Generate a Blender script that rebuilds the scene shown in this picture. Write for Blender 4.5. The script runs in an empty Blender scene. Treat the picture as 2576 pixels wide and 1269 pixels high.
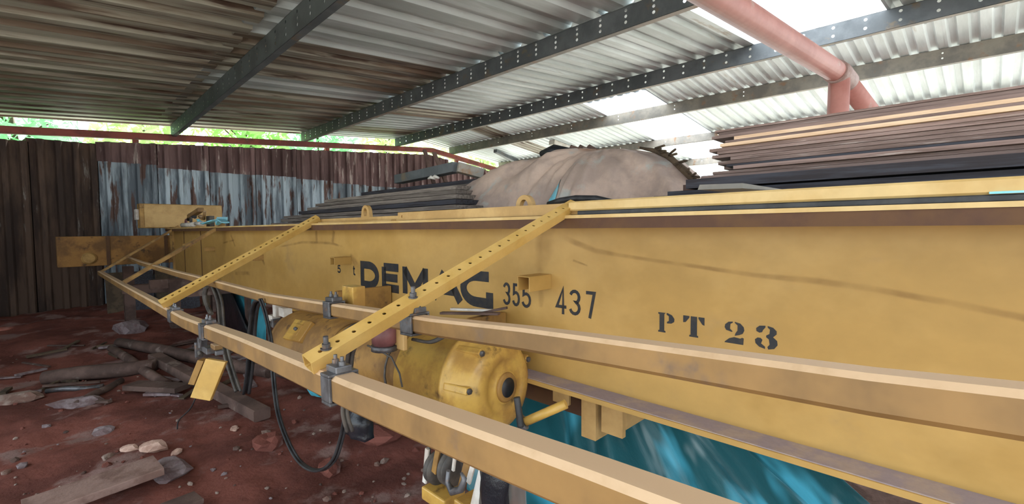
import bpy, math, random
from mathutils import Vector, Matrix, noise
random.seed(7)
S = bpy.context.scene
COL = S.collection
# ------------------------------------------------------------------ camera / world / light
f = 1167.0; PITCH = math.atan(69 / f); CH = 1.7
F0 = Vector((.6934, .7206, 0)); R0 = Vector((.7206, -.6934, 0)); Z = Vector((0, 0, 1))
FP = F0 * math.cos(PITCH) - Z * math.sin(PITCH); UP = F0 * math.sin(PITCH) + Z * math.cos(PITCH)
cam = bpy.data.cameras.new('camera'); co = bpy.data.objects.new('camera', cam); COL.objects.link(co)
cam.sensor_width = 36; cam.lens = 36 * f / 2576; cam.clip_start = .02; cam.clip_end = 300
M = Matrix((R0, UP, -FP)).transposed().to_4x4(); M.translation = (0, 0, CH); co.matrix_world = M
S.camera = co
w = bpy.data.worlds.new('world'); S.world = w; w.use_nodes = True
nt = w.node_tree; bg = nt.nodes['Background']
bg.inputs[0].default_value = (.80, .92, 1, 1); bg.inputs[1].default_value = 2.2
sun = bpy.data.lights.new('sun', 'SUN'); sun.energy = 16.0; sun.angle = math.radians(3); sun.color = (1, .98, .93)
so = bpy.data.objects.new('sun', sun); COL.objects.link(so)
so.rotation_euler = Vector((.35, .45, 1)).to_track_quat('Z', 'Y').to_euler(); so.location = (6, 10, 20)
S.view_settings.view_transform = 'Standard'; S.view_settings.look = 'None'; S.view_settings.gamma = 1
S.view_settings.use_curve_mapping = False
S.view_settings.exposure = 0.58

# ------------------------------------------------------------------ geometry helpers
def ray(x, y): return FP + R0 * ((x - 1288) / f) + UP * ((634.5 - y) / f)
gt = ray(90, 585).normalized(); gn = Vector((gt.y, -gt.x, 0)).normalized(); gh = gn.cross(gt)
ORG = Vector((0, 0, CH))
def g(t, n, h): return ORG + gt * t + gn * n + gh * h          # girder frame -> world
def P(x, y, n):                                                # a point on the girder-parallel plane n
    d = ray(x, y); return ORG + d * (n / d.dot(gn))
def Wz(x, y, z):
    d = ray(x, y); return ORG + d * ((z - CH) / d.z)
def gz(x, y):
    v = .07 * noise.noise(Vector((x * .6, y * .6, 0))) + .045 * noise.noise(Vector((x * 1.9, y * 1.9, 3))) + .022 * noise.noise(Vector((x * 6, y * 6, 7)))
    v += .25 * max(0, min(1, (y - 7.5) / 4)) * (.5 + .5 * noise.noise(Vector((x * .8, y * .8, 9))))
    return v

class MB:
    def __init__(s): s.v = []; s.f = []; s.sm = []
    def add(s, vs, fs, smooth=False):
        b = len(s.v); s.v += [Vector(a) for a in vs]; s.f += [tuple(i + b for i in q) for q in fs]; s.sm += [smooth] * len(fs); return s
    def hexa(s, c):      # 8 corners: bottom loop then top loop
        return s.add(c, [(3, 2, 1, 0), (4, 5, 6, 7), (0, 1, 5, 4), (1, 2, 6, 5), (2, 3, 7, 6), (3, 0, 4, 7)])
    def obox(s, c, ax, ay, az):
        c, ax, ay, az = map(Vector, (c, ax, ay, az))
        return s.hexa([c - ax - ay - az, c + ax - ay - az, c + ax + ay - az, c - ax + ay - az, c - ax - ay + az, c + ax - ay + az, c + ax + ay + az, c - ax + ay + az])
    def box(s, x0, x1, y0, y1, z0, z1):
        return s.obox(((x0 + x1) / 2, (y0 + y1) / 2, (z0 + z1) / 2), ((x1 - x0) / 2, 0, 0), (0, (y1 - y0) / 2, 0), (0, 0, (z1 - z0) / 2))
    def gbox(s, t0, t1, n0, n1, h0, h1):
        return s.obox(g((t0 + t1) / 2, (n0 + n1) / 2, (h0 + h1) / 2), gt * ((t1 - t0) / 2), gn * ((n1 - n0) / 2), gh * ((h1 - h0) / 2))
    def sweep(s, pts, section, up=None, smooth=False, cap=True, scale=None):
        """section: list of (a,b) in side/up coords."""
        pts = [Vector(p) for p in pts]; m = len(section); vs = []; u = Vector(up) if up is not None else None; prev = None
        for i, p in enumerate(pts):
            d = (pts[min(i + 1, len(pts) - 1)] - pts[max(i - 1, 0)]).normalized()
            if u is not None: side = d.cross(u).normalized()
            else:
                ref = prev if prev is not None else (Vector((0, 0, 1)) if abs(d.z) < .9 else Vector((1, 0, 0)))
                side = d.cross(ref).normalized() if prev is None else (prev - d * prev.dot(d)).normalized()
            if u is None: prev = side
            v2 = side.cross(d).normalized(); k = scale[i] if scale else 1
            vs += [p + side * (a * k) + v2 * (b * k) for a, b in section]
        fs = [(i * m + j, i * m + (j + 1) % m, (i + 1) * m + (j + 1) % m, (i + 1) * m + j) for i in range(len(pts) - 1) for j in range(m)]
        s.add(vs, fs, smooth)
        if cap:
            b = len(s.v) - len(vs); s.f += [tuple(b + j for j in range(m))[::-1], tuple(b + (len(pts) - 1) * m + j for j in range(m))]; s.sm += [False, False]
        return s
    def tube(s, pts, r, seg=8, scale=None, cap=True):
        return s.sweep(pts, [(r * math.cos(2 * math.pi * i / seg), r * math.sin(2 * math.pi * i / seg)) for i in range(seg)], None, True, cap, scale)
    def sq(s, pts, w, h=None, ch=.15, up=(0, 0, 1)):
        h = h or w; a, b = w / 2, h / 2; c = min(a, b) * ch
        return s.sweep(pts, [(a - c, -b), (a, -b + c), (a, b - c), (a - c, b), (-a + c, b), (-a, b - c), (-a, -b + c), (-a + c, -b)], up)
    def lathe(s, p0, p1, prof, seg=40, smooth=True):
        p0, p1 = Vector(p0), Vector(p1); d = (p1 - p0); L = d.length; d.normalize()
        a = d.cross(Z if abs(d.z) < .95 else Vector((1, 0, 0))).normalized(); b = a.cross(d); vs = []
        for (k, r) in prof: vs += [p0 + d * k + (a * math.cos(2 * math.pi * i / seg) + b * math.sin(2 * math.pi * i / seg)) * r for i in range(seg)]
        fs = [(i * seg + j, i * seg + (j + 1) % seg, (i + 1) * seg + (j + 1) % seg, (i + 1) * seg + j) for i in range(len(prof) - 1) for j in range(seg)]
        s.add(vs, fs, smooth); base = len(s.v) - len(vs)
        s.f += [tuple(base + j for j in range(seg))[::-1], tuple(base + (len(prof) - 1) * seg + j for j in range(seg))]; s.sm += [False, False]
        return s
    def build(s, name, mat, parent=None, bevel=0, smooth_all=False):
        me = bpy.data.meshes.new(name); me.from_pydata([tuple(a) for a in s.v], [], s.f)
        me.polygons.foreach_set('use_smooth', [bool(x) or smooth_all for x in s.sm]); me.update()
        o = bpy.data.objects.new(name, me); COL.objects.link(o)
        if mat: me.materials.append(mat)
        if parent is not None:
            o.parent = parent; o.matrix_parent_inverse = Matrix.Translation(-parent.location) if parent.type == 'EMPTY' else Matrix()
        if bevel:
            b = o.modifiers.new('bevel', 'BEVEL'); b.width = bevel; b.segments = 2; b.limit_method = 'ANGLE'
        return o
def tag(o, label, cat, group=None, kind=None):
    o['label'] = label; o['category'] = cat
    if group: o['group'] = group
    if kind: o['kind'] = kind
    return o
def thing(name, loc, label, cat, group=None):
    o = bpy.data.objects.new(name, None); COL.objects.link(o); o.location = loc; o.empty_display_size = .1
    return tag(o, label, cat, group)
def structure(name, loc=(0, 0, 0)):
    o = bpy.data.objects.new(name, None); COL.objects.link(o); o.location = loc; o['kind'] = 'structure'; return o
def lin(c):
    return tuple((x / 12.92 if x <= .04045 else ((x + .055) / 1.055) ** 2.4) for x in (c[0] / 255, c[1] / 255, c[2] / 255)) + (1,)

# ------------------------------------------------------------------ materials
def mat(name, c1, c2=None, c3=None, scale=4, stretch=(1, 1, 1), rough=.6, metal=0, bump=.1, lo=.4, hi=.6, lo3=.58, hi3=.7, rnd=0, detail=5, spec=.4, coord='Object', bscale=None, top_tint=None):
    m = bpy.data.materials.new(name); m.use_nodes = True; n = m.node_tree.nodes; l = m.node_tree.links
    b = n['Principled BSDF']; b.inputs['Roughness'].default_value = rough; b.inputs['Metallic'].default_value = metal
    b.inputs['Specular IOR Level'].default_value = spec
    tc = n.new('ShaderNodeTexCoord'); mp = n.new('ShaderNodeMapping'); mp.inputs['Scale'].default_value = stretch
    l.new(tc.outputs[coord], mp.inputs[0]); vec = mp.outputs[0]
    oi = n.new('ShaderNodeObjectInfo')
    if rnd:
        va = n.new('ShaderNodeVectorMath'); va.operation = 'MULTIPLY_ADD'; l.new(oi.outputs['Random'], va.inputs[0]); va.inputs[1].default_value = (37, 53, 71); l.new(vec, va.inputs[2]); vec = va.outputs[0]
    def nz(sc, det=detail):
        t = n.new('ShaderNodeTexNoise'); t.inputs['Scale'].default_value = sc; t.inputs['Detail'].default_value = det; t.inputs['Roughness'].default_value = .62; l.new(vec, t.inputs[0]); return t.outputs[0]
    def rng(v, a, c):
        t = n.new('ShaderNodeMapRange'); t.interpolation_type = 'SMOOTHSTEP'; t.inputs[1].default_value = a; t.inputs[2].default_value = c; l.new(v, t.inputs[0]); return t.outputs[0]
    def mix(fac, a, c):
        t = n.new('ShaderNodeMix'); t.data_type = 'RGBA'
        for val, idx in ((fac, 0), (a, 6), (c, 7)):
            if isinstance(val, tuple): t.inputs[idx].default_value = val
            elif isinstance(val, float): t.inputs[idx].default_value = val
            else: l.new(val, t.inputs[idx])
        return t.outputs[2]
    c = lin(c1); fine = nz(scale * 5.3, 4)
    if c2: c = mix(rng(nz(scale), lo, hi), c, lin(c2))
    if c3: c = mix(rng(nz(scale * 1.7), lo3, hi3), c, lin(c3))
    hs = n.new('ShaderNodeHueSaturation'); l.new(c, hs.inputs['Color']) if not isinstance(c, tuple) else hs.inputs['Color'].__setattr__('default_value', c)
    v = n.new('ShaderNodeMath'); v.operation = 'MULTIPLY_ADD'; l.new(fine, v.inputs[0]); v.inputs[1].default_value = .3; v.inputs[2].default_value = .85
    if rnd:
        r2 = n.new('ShaderNodeMath'); r2.operation = 'MULTIPLY_ADD'; l.new(oi.outputs['Random'], r2.inputs[0]); r2.inputs[1].default_value = rnd; r2.inputs[2].default_value = 1 - rnd / 2
        r3 = n.new('ShaderNodeMath'); r3.operation = 'MULTIPLY'; l.new(v.outputs[0], r3.inputs[0]); l.new(r2.outputs[0], r3.inputs[1]); l.new(r3.outputs[0], hs.inputs['Value'])
    else: l.new(v.outputs[0], hs.inputs['Value'])
    l.new(hs.outputs[0], b.inputs['Base Color'])
    if top_tint:
        ge = n.new('ShaderNodeNewGeometry'); sp = n.new('ShaderNodeSeparateXYZ'); l.new(ge.outputs['Normal'], sp.inputs[0])  # paler tint mixed in on faces that point up
        q = n.new('ShaderNodeMath'); q.operation = 'MULTIPLY_ADD'; l.new(fine, q.inputs[0]); q.inputs[1].default_value = .5; l.new(sp.outputs[2], q.inputs[2])
        l.new(mix(rng(q.outputs[0], .55, 1.0), hs.outputs[0], lin(top_tint)), b.inputs['Base Color'])
    if bump:
        bp = n.new('ShaderNodeBump'); bp.inputs['Strength'].default_value = bump; bp.inputs['Distance'].default_value = .02
        l.new(nz(bscale or scale * 3, 6), bp.inputs['Height']); l.new(bp.outputs[0], b.inputs['Normal'])
    return m
m_paint = mat('girder_paint', (186, 148, 84), (174, 136, 72), (160, 130, 86), scale=1.3, stretch=(1, 1, 1.4), rough=.5, bump=.03, lo3=.6, hi3=.85)
m_paint_far = mat('dusty_paint', (186, 146, 84), (150, 115, 68), (110, 82, 52), scale=3, rough=.65, bump=.06)
m_rail = mat('rail_paint', (150, 114, 68), (124, 94, 58), (116, 94, 76), scale=3, stretch=(1, 1, 1), rough=.5, bump=.05, lo3=.6, hi3=.75, top_tint=(204, 172, 138))
m_arm = mat('arm_paint', (206, 168, 98), (194, 154, 82), scale=4, rough=.45, bump=.02)
m_armold = mat('arm_old_paint', (176, 136, 78), (140, 106, 64), (96, 74, 52), scale=6, rough=.6, bump=.05)
m_dust = mat('flange_dust', (150, 136, 140), (166, 148, 138), scale=9, rough=.9, bump=.1)
m_cream = mat('cream_paint', (208, 178, 122), (194, 160, 100), scale=3, rough=.45, bump=.02)
m_carr = mat('carriage_paint', (160, 116, 62), (120, 86, 50), (84, 62, 44), scale=3.5, rough=.75, bump=.1)
m_cream2 = mat('tan_paint', (196, 160, 104), (176, 140, 86), scale=3, rough=.5, bump=.03)
m_brown = mat('plain_brown', (96, 66, 40), (84, 56, 40), scale=4, rough=.7, bump=.03)
m_black = mat('black_lettering', (34, 36, 42), (50, 46, 44), scale=22, rough=.55, bump=0)
m_blk = mat('black_rubber', (34, 34, 37), (54, 54, 56), scale=8, rough=.5, bump=.05)
m_hose = mat('grey_cable', (66, 62, 60), (92, 86, 80), scale=8, rough=.55, bump=.05)
m_steel = mat('grey_steel', (112, 112, 116), (82, 80, 82), (120, 96, 80), scale=12, rough=.45, metal=.5, bump=.05)
m_motor = mat('hoist_paint', (196, 156, 78), (164, 124, 64), (78, 58, 44), scale=5, rough=.3, bump=.06, lo3=.55, hi3=.72)
m_motord = mat('hoist_dull_paint', (160, 120, 62), (130, 96, 54), (92, 70, 48), scale=5, rough=.6, bump=.08)
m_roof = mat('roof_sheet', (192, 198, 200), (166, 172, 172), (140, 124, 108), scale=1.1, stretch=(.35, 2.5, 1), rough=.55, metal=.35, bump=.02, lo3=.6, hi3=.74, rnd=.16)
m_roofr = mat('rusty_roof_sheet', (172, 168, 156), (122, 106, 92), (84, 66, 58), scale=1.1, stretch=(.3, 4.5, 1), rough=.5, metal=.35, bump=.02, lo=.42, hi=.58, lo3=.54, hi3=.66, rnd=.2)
m_rooff = mat('lightened_roof_sheet', (236, 244, 248), (222, 230, 232), (176, 160, 140), scale=1.1, stretch=(.35, 2.5, 1), rough=.5, metal=.2, bump=.02, lo3=.64, hi3=.78, rnd=.12)  # lightened copy of the roof colour, stands in for brighter light on the far slope
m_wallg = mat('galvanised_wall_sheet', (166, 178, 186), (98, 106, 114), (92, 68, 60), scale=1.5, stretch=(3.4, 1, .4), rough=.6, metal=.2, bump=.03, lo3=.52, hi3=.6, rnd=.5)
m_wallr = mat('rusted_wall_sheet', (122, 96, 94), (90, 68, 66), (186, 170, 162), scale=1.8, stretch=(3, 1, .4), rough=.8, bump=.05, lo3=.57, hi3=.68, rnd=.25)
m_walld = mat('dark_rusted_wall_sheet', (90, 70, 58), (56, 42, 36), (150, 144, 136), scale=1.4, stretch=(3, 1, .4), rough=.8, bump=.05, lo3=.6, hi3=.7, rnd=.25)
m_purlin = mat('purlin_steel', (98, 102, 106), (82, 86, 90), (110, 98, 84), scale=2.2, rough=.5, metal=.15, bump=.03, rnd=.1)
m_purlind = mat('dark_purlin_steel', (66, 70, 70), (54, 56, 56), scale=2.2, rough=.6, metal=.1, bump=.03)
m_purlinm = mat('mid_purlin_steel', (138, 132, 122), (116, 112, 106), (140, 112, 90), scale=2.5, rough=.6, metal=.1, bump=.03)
m_purlinl = mat('lit_purlin_steel', (160, 152, 142), (136, 132, 126), (150, 118, 92), scale=2.5, rough=.6, metal=.1, bump=.03)
m_red = mat('red_oxide_beam', (142, 72, 60), (112, 58, 50), (100, 92, 80), scale=3, rough=.6, bump=.05, lo3=.62)
m_pipe = mat('faded_red_pipe', (200, 140, 130), (184, 122, 112), (194, 170, 162), scale=3, rough=.5, bump=.03, lo3=.6)
m_dirt = mat('red_soil', (132, 82, 72), (100, 62, 55), (142, 114, 108), scale=1.1, rough=1, bump=.9, spec=.1, bscale=9, lo3=.53, hi3=.64)
m_stone = mat('pale_stone', (150, 132, 122), (116, 88, 78), scale=8, rough=.9, bump=.4, rnd=.4)
m_wood = mat('old_timber', (104, 82, 74), (78, 60, 54), (128, 112, 104), scale=3, stretch=(1, 1, 1), rough=.85, bump=.2, rnd=.3)
def plankmat(nm, *c, rnd=.3):
    return mat(nm, *c, scale=5, stretch=(9, .4, 9), rough=.8, bump=.15, rnd=rnd)
m_plank = plankmat('brown_plank', (146, 124, 118), (116, 96, 90), (168, 152, 146), rnd=.5)
m_plankl = plankmat('fresh_plank', (232, 202, 172), (214, 180, 150), rnd=.1)
m_plankd = plankmat('dark_beam', (64, 64, 72), (50, 46, 50), rnd=.2)
m_pile = plankmat('grey_brown_sheet', (134, 124, 116), (106, 96, 90), (78, 72, 68), rnd=.35)
m_tarpb = mat('beige_tarp', (196, 172, 158), (170, 150, 140), (176, 176, 172), scale=2.2, rough=.75, bump=.35, bscale=9, lo3=.55, hi3=.7)
m_tarpc = mat('turquoise_tarp_lit_folds', (34, 92, 100), (84, 186, 214), (136, 160, 164), scale=2.0, stretch=(3.0, .5, 1), rough=.42, bump=.4, bscale=7, lo=.52, hi=.64, lo3=.56, hi3=.72, detail=2.5, coord='UV')  # cyan and teal streaks paint the light and shade of the folds
m_tarpc2 = mat('plain_turquoise_tarp', (76, 170, 190), (58, 140, 158), scale=2, rough=.5, bump=.2)
m_bluec = mat('bright_blue_patch', (120, 204, 226), (150, 200, 214), scale=7, rough=.6, bump=.1)
m_bark = mat('bark', (92, 76, 60), (70, 58, 46), scale=6, rough=.9, bump=.3)
m_white = mat('whitewashed_steel', (214, 210, 204), (190, 180, 170), scale=7, rough=.55, bump=.05)
m_red2 = mat('dull_red_plastic', (130, 84, 84), (110, 70, 70), scale=7, rough=.5, bump=.02)
m_dark = mat('black_bag', (26, 28, 34), (40, 40, 46), scale=5, rough=.3, bump=.3, bscale=14)
def leafmat(name, c1, c2):
    m = mat(name, c1, c2, scale=2.5, rough=.5, bump=0, rnd=.3)
    n = m.node_tree.nodes; l = m.node_tree.links; b = n['Principled BSDF']; out = [x for x in n if x.type == 'OUTPUT_MATERIAL'][0]
    t = n.new('ShaderNodeBsdfTranslucent'); t.inputs[0].default_value = lin((c1[0], c1[1] + 10, c1[2])); mx = n.new('ShaderNodeMixShader'); mx.inputs[0].default_value = .55
    l.new(b.outputs[0], mx.inputs[1]); l.new(t.outputs[0], mx.inputs[2]); l.new(mx.outputs[0], out.inputs[0]); return m
m_leafs = [leafmat('leaf_light', (206, 232, 166), (226, 240, 190)), leafmat('leaf_mid', (170, 208, 130), (200, 226, 150)), leafmat('leaf_cool', (170, 222, 176), (200, 236, 206))]  # pale leaf colours stand in for strong sun and overexposure
def translucent(name, c, tr, rough_mix=.5):
    m = bpy.data.materials.new(name); m.use_nodes = True; n = m.node_tree.nodes; l = m.node_tree.links
    n.remove(n['Principled BSDF']); out = [x for x in n if x.type == 'OUTPUT_MATERIAL'][0]
    a = n.new('ShaderNodeBsdfTranslucent'); a.inputs[0].default_value = c; b = n.new('ShaderNodeBsdfTransparent'); b.inputs[0].default_value = (1, 1, 1, 1)
    mx = n.new('ShaderNodeMixShader'); mx.inputs[0].default_value = tr; l.new(a.outputs[0], mx.inputs[1]); l.new(b.outputs[0], mx.inputs[2])
    g2 = n.new('ShaderNodeBsdfGlossy'); g2.inputs['Roughness'].default_value = .25; m2 = n.new('ShaderNodeMixShader'); m2.inputs[0].default_value = rough_mix
    l.new(mx.outputs[0], m2.inputs[1]); l.new(g2.outputs[0], m2.inputs[2]); l.new(m2.outputs[0], out.inputs[0]); return m
m_sky = translucent('translucent_roof_sheet', (.72, .76, .8, 1), .0, .03)
m_clear = translucent('clear_plastic', (.8, .8, .85, 1), .55, .3)
def stainmat():
    m = bpy.data.materials.new('scuff_stain'); m.use_nodes = True; n = m.node_tree.nodes; l = m.node_tree.links; b = n['Principled BSDF']
    b.inputs['Base Color'].default_value = lin((152, 116, 70)); b.inputs['Roughness'].default_value = .8
    tc = n.new('ShaderNodeTexCoord'); uv = n.new('ShaderNodeSeparateXYZ'); l.new(tc.outputs['UV'], uv.inputs[0])
    t = n.new('ShaderNodeTexNoise'); t.inputs['Scale'].default_value = 7; t.inputs['Detail'].default_value = 6; l.new(tc.outputs['Object'], t.inputs[0])
    def mth(op, a, c=None, cl=False):
        k = n.new('ShaderNodeMath'); k.operation = op; k.use_clamp = cl
        for i, v in enumerate((a, c)):
            if v is None: continue
            if isinstance(v, (int, float)): k.inputs[i].default_value = v
            else: l.new(v, k.inputs[i])
        return k.outputs[0]
    e = mth('ABSOLUTE', mth('SUBTRACT', uv.outputs[1], .5)); e = mth('SUBTRACT', 1, mth('MULTIPLY', e, 2))
    e2 = mth('ABSOLUTE', mth('SUBTRACT', uv.outputs[0], .5)); e2 = mth('MULTIPLY', mth('SUBTRACT', 1, mth('MULTIPLY', e2, 2)), 6, True)
    a = mth('MULTIPLY', mth('MULTIPLY', mth('MULTIPLY', e, 1.6, True), e2), mth('MULTIPLY', mth('SUBTRACT', t.outputs[0], .30), 1.1, True))
    l.new(a, b.inputs['Alpha']); return m
m_stain = stainmat()

# ------------------------------------------------------------------ ground
def grid(x0, x1, y0, y1, s, zf, skip=None):
    nx = int((x1 - x0) / s) + 1; ny = int((y1 - y0) / s) + 1; m = MB()
    vs = [(x0 + i * s, y0 + j * s, zf(x0 + i * s, y0 + j * s)) for j in range(ny) for i in range(nx)]
    fs = [(j * nx + i, j * nx + i + 1, (j + 1) * nx + i + 1, (j + 1) * nx + i) for j in range(ny - 1) for i in range(nx - 1)]
    return m.add(vs, fs, True)
gnd = grid(-4, 10, -4, 13, .07, gz).build('floor', m_dirt); gnd['kind'] = 'structure'
g2_ = grid(2.0, 7, -3.9, 2.6, .07, lambda x, y: gz(x, y) - .03 + .06 * min(1, max(0, min(x - 2.0, 2.6 - y) * 3))).build('floor', mat('brown_soil', (108, 86, 78), (84, 66, 60), (150, 136, 130), scale=2.5, rough=1, bump=.9, spec=.1, bscale=12, lo3=.6, hi3=.68)); g2_['kind'] = 'structure'
m_out = mat('unseen_pale_ground', (184, 180, 172), (160, 160, 148), scale=.6, rough=1, bump=.3)  # unseen outer ground, made pale to bounce light onto the roof underside
o = MB().box(-40, 50, -40, 50, -.6, -.16).build('floor', m_out); o['kind'] = 'structure'  # unseen outer ground, there to bounce light

# ------------------------------------------------------------------ corrugated sheets
def sheet(origin, along, across, up, L, W, pitch=.2, dep=.035, top=.3, thick=.003, holes=False, start=0.0):
    """trapezoidal sheet: ribs run in 'along', profile repeats in 'across'."""
    m = MB(); along, across, up = map(Vector, (along, across, up)); o = Vector(origin); pr = []
    k = -start * pitch
    while k < W:
        for a, b in ((0, 0), (.48, 0), (.6, 1), (.88, 1)):
            x = k + a * pitch
            if 0 <= x <= W: pr.append((x, b * dep))
        k += pitch
    pr.append((W, pr[-1][1]))
    n = len(pr); ns = 3; vs = []
    for i in range(ns + 1):
        for x, z in pr: vs.append(o + along * (L * i / ns) + across * x + up * z)
    fs = [(i * n + j, i * n + j + 1, (i + 1) * n + j + 1, (i + 1) * n + j) for i in range(ns) for j in range(n - 1)]
    return m.add(vs, fs)
def zroof(x): return 3.78 + .075 * (x - 1.67) if x < 7.9 else 4.247 - .13 * (x - 7.9)
ceiling = structure('ceiling', (0, 4, 3.6))
RY0, RY1 = -5.0, 12.2; CW = .8
ys = []; y = RY1
sky_far = [(-4.6, -3.2), (-2.6, -1.1), (4.65, 6.1)]; sky_near = [(-4.6, -3.2), (-2.6, -1.1), (.94, 2.4)]  # strips behind the camera are unseen, added to brighten roof and rails
def cols(breaks):
    out = []; y = RY0
    stops = sorted(set([RY1] + [b for br in breaks for b in br]))
    for st in stops:
        nn = max(1, round((st - y) / .8)); wd = (st - y) / nn
        out += [(y + i * wd, y + (i + 1) * wd) for i in range(nn)]; y = st
    return out
def roofrow(x0, x1, breaks, rusty, div=4):
    dz = (zroof(x1 - .01) - zroof(x0 + .01)) / (x1 - x0); al = Vector((1, 0, dz)).normalized(); up = Vector((-dz, 0, 1)).normalized()
    L = Vector((x1 - x0, 0, dz * (x1 - x0))).length
    for (a, b) in cols(breaks):
        isky = any(a > br[0] - .01 and b < br[1] + .01 for br in breaks)
        ov = 0 if isky else .03
        j = random.uniform(0, .004)
        m = sheet((x0, a, zroof(x0 + .01) + j), al, (0, 1, 0), up, L + .12, b - a + ov, pitch=(b - a) / div, dep=.035 if div == 4 else .05, start=.0)
        if isky: m.build('skylight_sheet', m_sky, ceiling)['label'] = 'translucent white roof sheet letting in daylight'
        else:
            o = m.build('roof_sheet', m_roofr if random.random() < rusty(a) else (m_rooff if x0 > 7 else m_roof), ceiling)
roofrow(-3.2, 1.4, [(-2.6, -1.1)], lambda y: .9 if y > 3 else .6, 2)  # the strip in this row is unseen, added for light from above
roofrow(1.4, 4.3, [], lambda y: .8 if y > 4.5 else .12, 2)
roofrow(4.3, 7.9, sky_near, lambda y: .4 if y > 6 else .05, 3)
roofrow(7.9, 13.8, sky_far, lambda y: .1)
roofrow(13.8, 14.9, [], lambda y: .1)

# wall
wall = structure('wall_back', (3, 12, 0)); WY = 12.05
def zbeam(x): return (3.33 + .07 * (x + .75)) if x < 8.1 else 3.33 + .07 * 8.85 - .14 * (x - 8.1)
x = -3.2; i = 0
while x < 10.3:
    wd = .92; xm = x + wd / 2; rr = random.uniform(-.03, .03)
    top = zbeam(xm) - .125
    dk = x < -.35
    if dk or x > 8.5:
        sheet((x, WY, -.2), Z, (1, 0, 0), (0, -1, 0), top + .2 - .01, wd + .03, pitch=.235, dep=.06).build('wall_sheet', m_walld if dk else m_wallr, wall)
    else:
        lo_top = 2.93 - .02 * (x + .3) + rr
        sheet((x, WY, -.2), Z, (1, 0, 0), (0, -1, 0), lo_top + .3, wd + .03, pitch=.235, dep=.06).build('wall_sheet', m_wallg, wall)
        # upper sheet, its top edge follows the beam
        m = sheet((x, WY - .018, lo_top - .02), Z, (1, 0, 0), (0, -1, 0), top - lo_top + .02, wd + .03, pitch=.235, dep=.06)
        for v in m.v:
            if v.z > lo_top + .1: v.z += (zbeam(v.x) - .125 - top) * (v.z - lo_top) / (top - lo_top) + .012 * noise.noise(Vector((v.x * 9, 0, v.z)))
        m.build('wall_sheet', m_wallr, wall)
    x += wd; i += 1
wl = structure('wall_left_unseen', (-3.2, 8, 0))  # unseen wall put in to block light and keep the left side dark
y = 6.0
while y < 12:
    sheet((-3.2, y, -.2), Z, (0, 1, 0), (1, 0, 0), 3.2, .93, pitch=.235, dep=.06).build('wall_sheet', m_walld, wl); y += .9  # sheets of the unseen wall that blocks light

# red eave beam
eb = thing('eave_beam', (3, 12, 3.5), 'long red oxide steel beam along the top of the corrugated back wall', 'beam')
MB().sq([(-3.2, 11.93, zbeam(-3.2)), (8.1, 11.93, zbeam(8.1))], .12, .13, .1).build('beam_run', m_red, eb)
MB().sq([(8.1, 11.93, zbeam(8.1)), (14.9, 11.93, zbeam(14.9))], .12, .13, .1).build('beam_run', m_red, eb)
for x in (-3.0, 1.1, 5.0, 9.2, 13):
    MB().box(x - .05, x + .05, 12.1, 12.2, -.2, zbeam(x)).build('post', m_red, eb)

# ------------------------------------------------------------------ purlins
def perf(m, o, u, w, nrm, L, W, cols_, ws, r, th=.003, seg=8):
    """flat web with real round holes. cols_: positions along u, ws: positions along w."""
    o, u, w, nrm = map(Vector, (o, u, w, nrm)); c = r * 1.3
    def q(s0, s1, w0, w1):
        if s1 - s0 > 1e-5 and w1 - w0 > 1e-5: m.add([o + u * s0 + w * w0, o + u * s1 + w * w0, o + u * s1 + w * w1, o + u * s0 + w * w1], [(0, 1, 2, 3)])
    s = 0
    for cx in cols_:
        q(s, cx - c, 0, W); y = 0
        for wy in ws:
            q(cx - c, cx + c, y, wy - c); y = wy + c
            oc = o + u * cx + w * wy; out = []; inn = []; inn2 = []
            for k in range(8):
                a = math.pi / 4 * k; cs, sn = math.cos(a), math.sin(a); mx = max(abs(cs), abs(sn))
                out.append(oc + (u * (cs / mx) + w * (sn / mx)) * c); inn.append(oc + (u * cs + w * sn) * r); inn2.append(inn[-1] - nrm * th)
            m.add(out + inn + inn2, [(k, (k + 1) % 8, 8 + (k + 1) % 8, 8 + k) for k in range(8)] + [(8 + k, 8 + (k + 1) % 8, 16 + (k + 1) % 8, 16 + k) for k in range(8)])
        q(cx - c, cx + c, y, W); s = cx + c
    q(s, L, 0, W)
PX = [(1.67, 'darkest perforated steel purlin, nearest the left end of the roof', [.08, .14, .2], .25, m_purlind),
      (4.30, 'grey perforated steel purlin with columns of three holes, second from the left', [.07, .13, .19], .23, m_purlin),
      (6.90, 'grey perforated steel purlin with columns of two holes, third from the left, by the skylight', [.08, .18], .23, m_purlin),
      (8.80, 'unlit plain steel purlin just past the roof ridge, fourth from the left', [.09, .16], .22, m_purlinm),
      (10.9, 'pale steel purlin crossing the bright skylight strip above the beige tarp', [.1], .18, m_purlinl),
      (13.0, 'farthest pale steel purlin below the skylight strip, beside the plank ends', [.1], .18, m_purlinl)]
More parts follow.
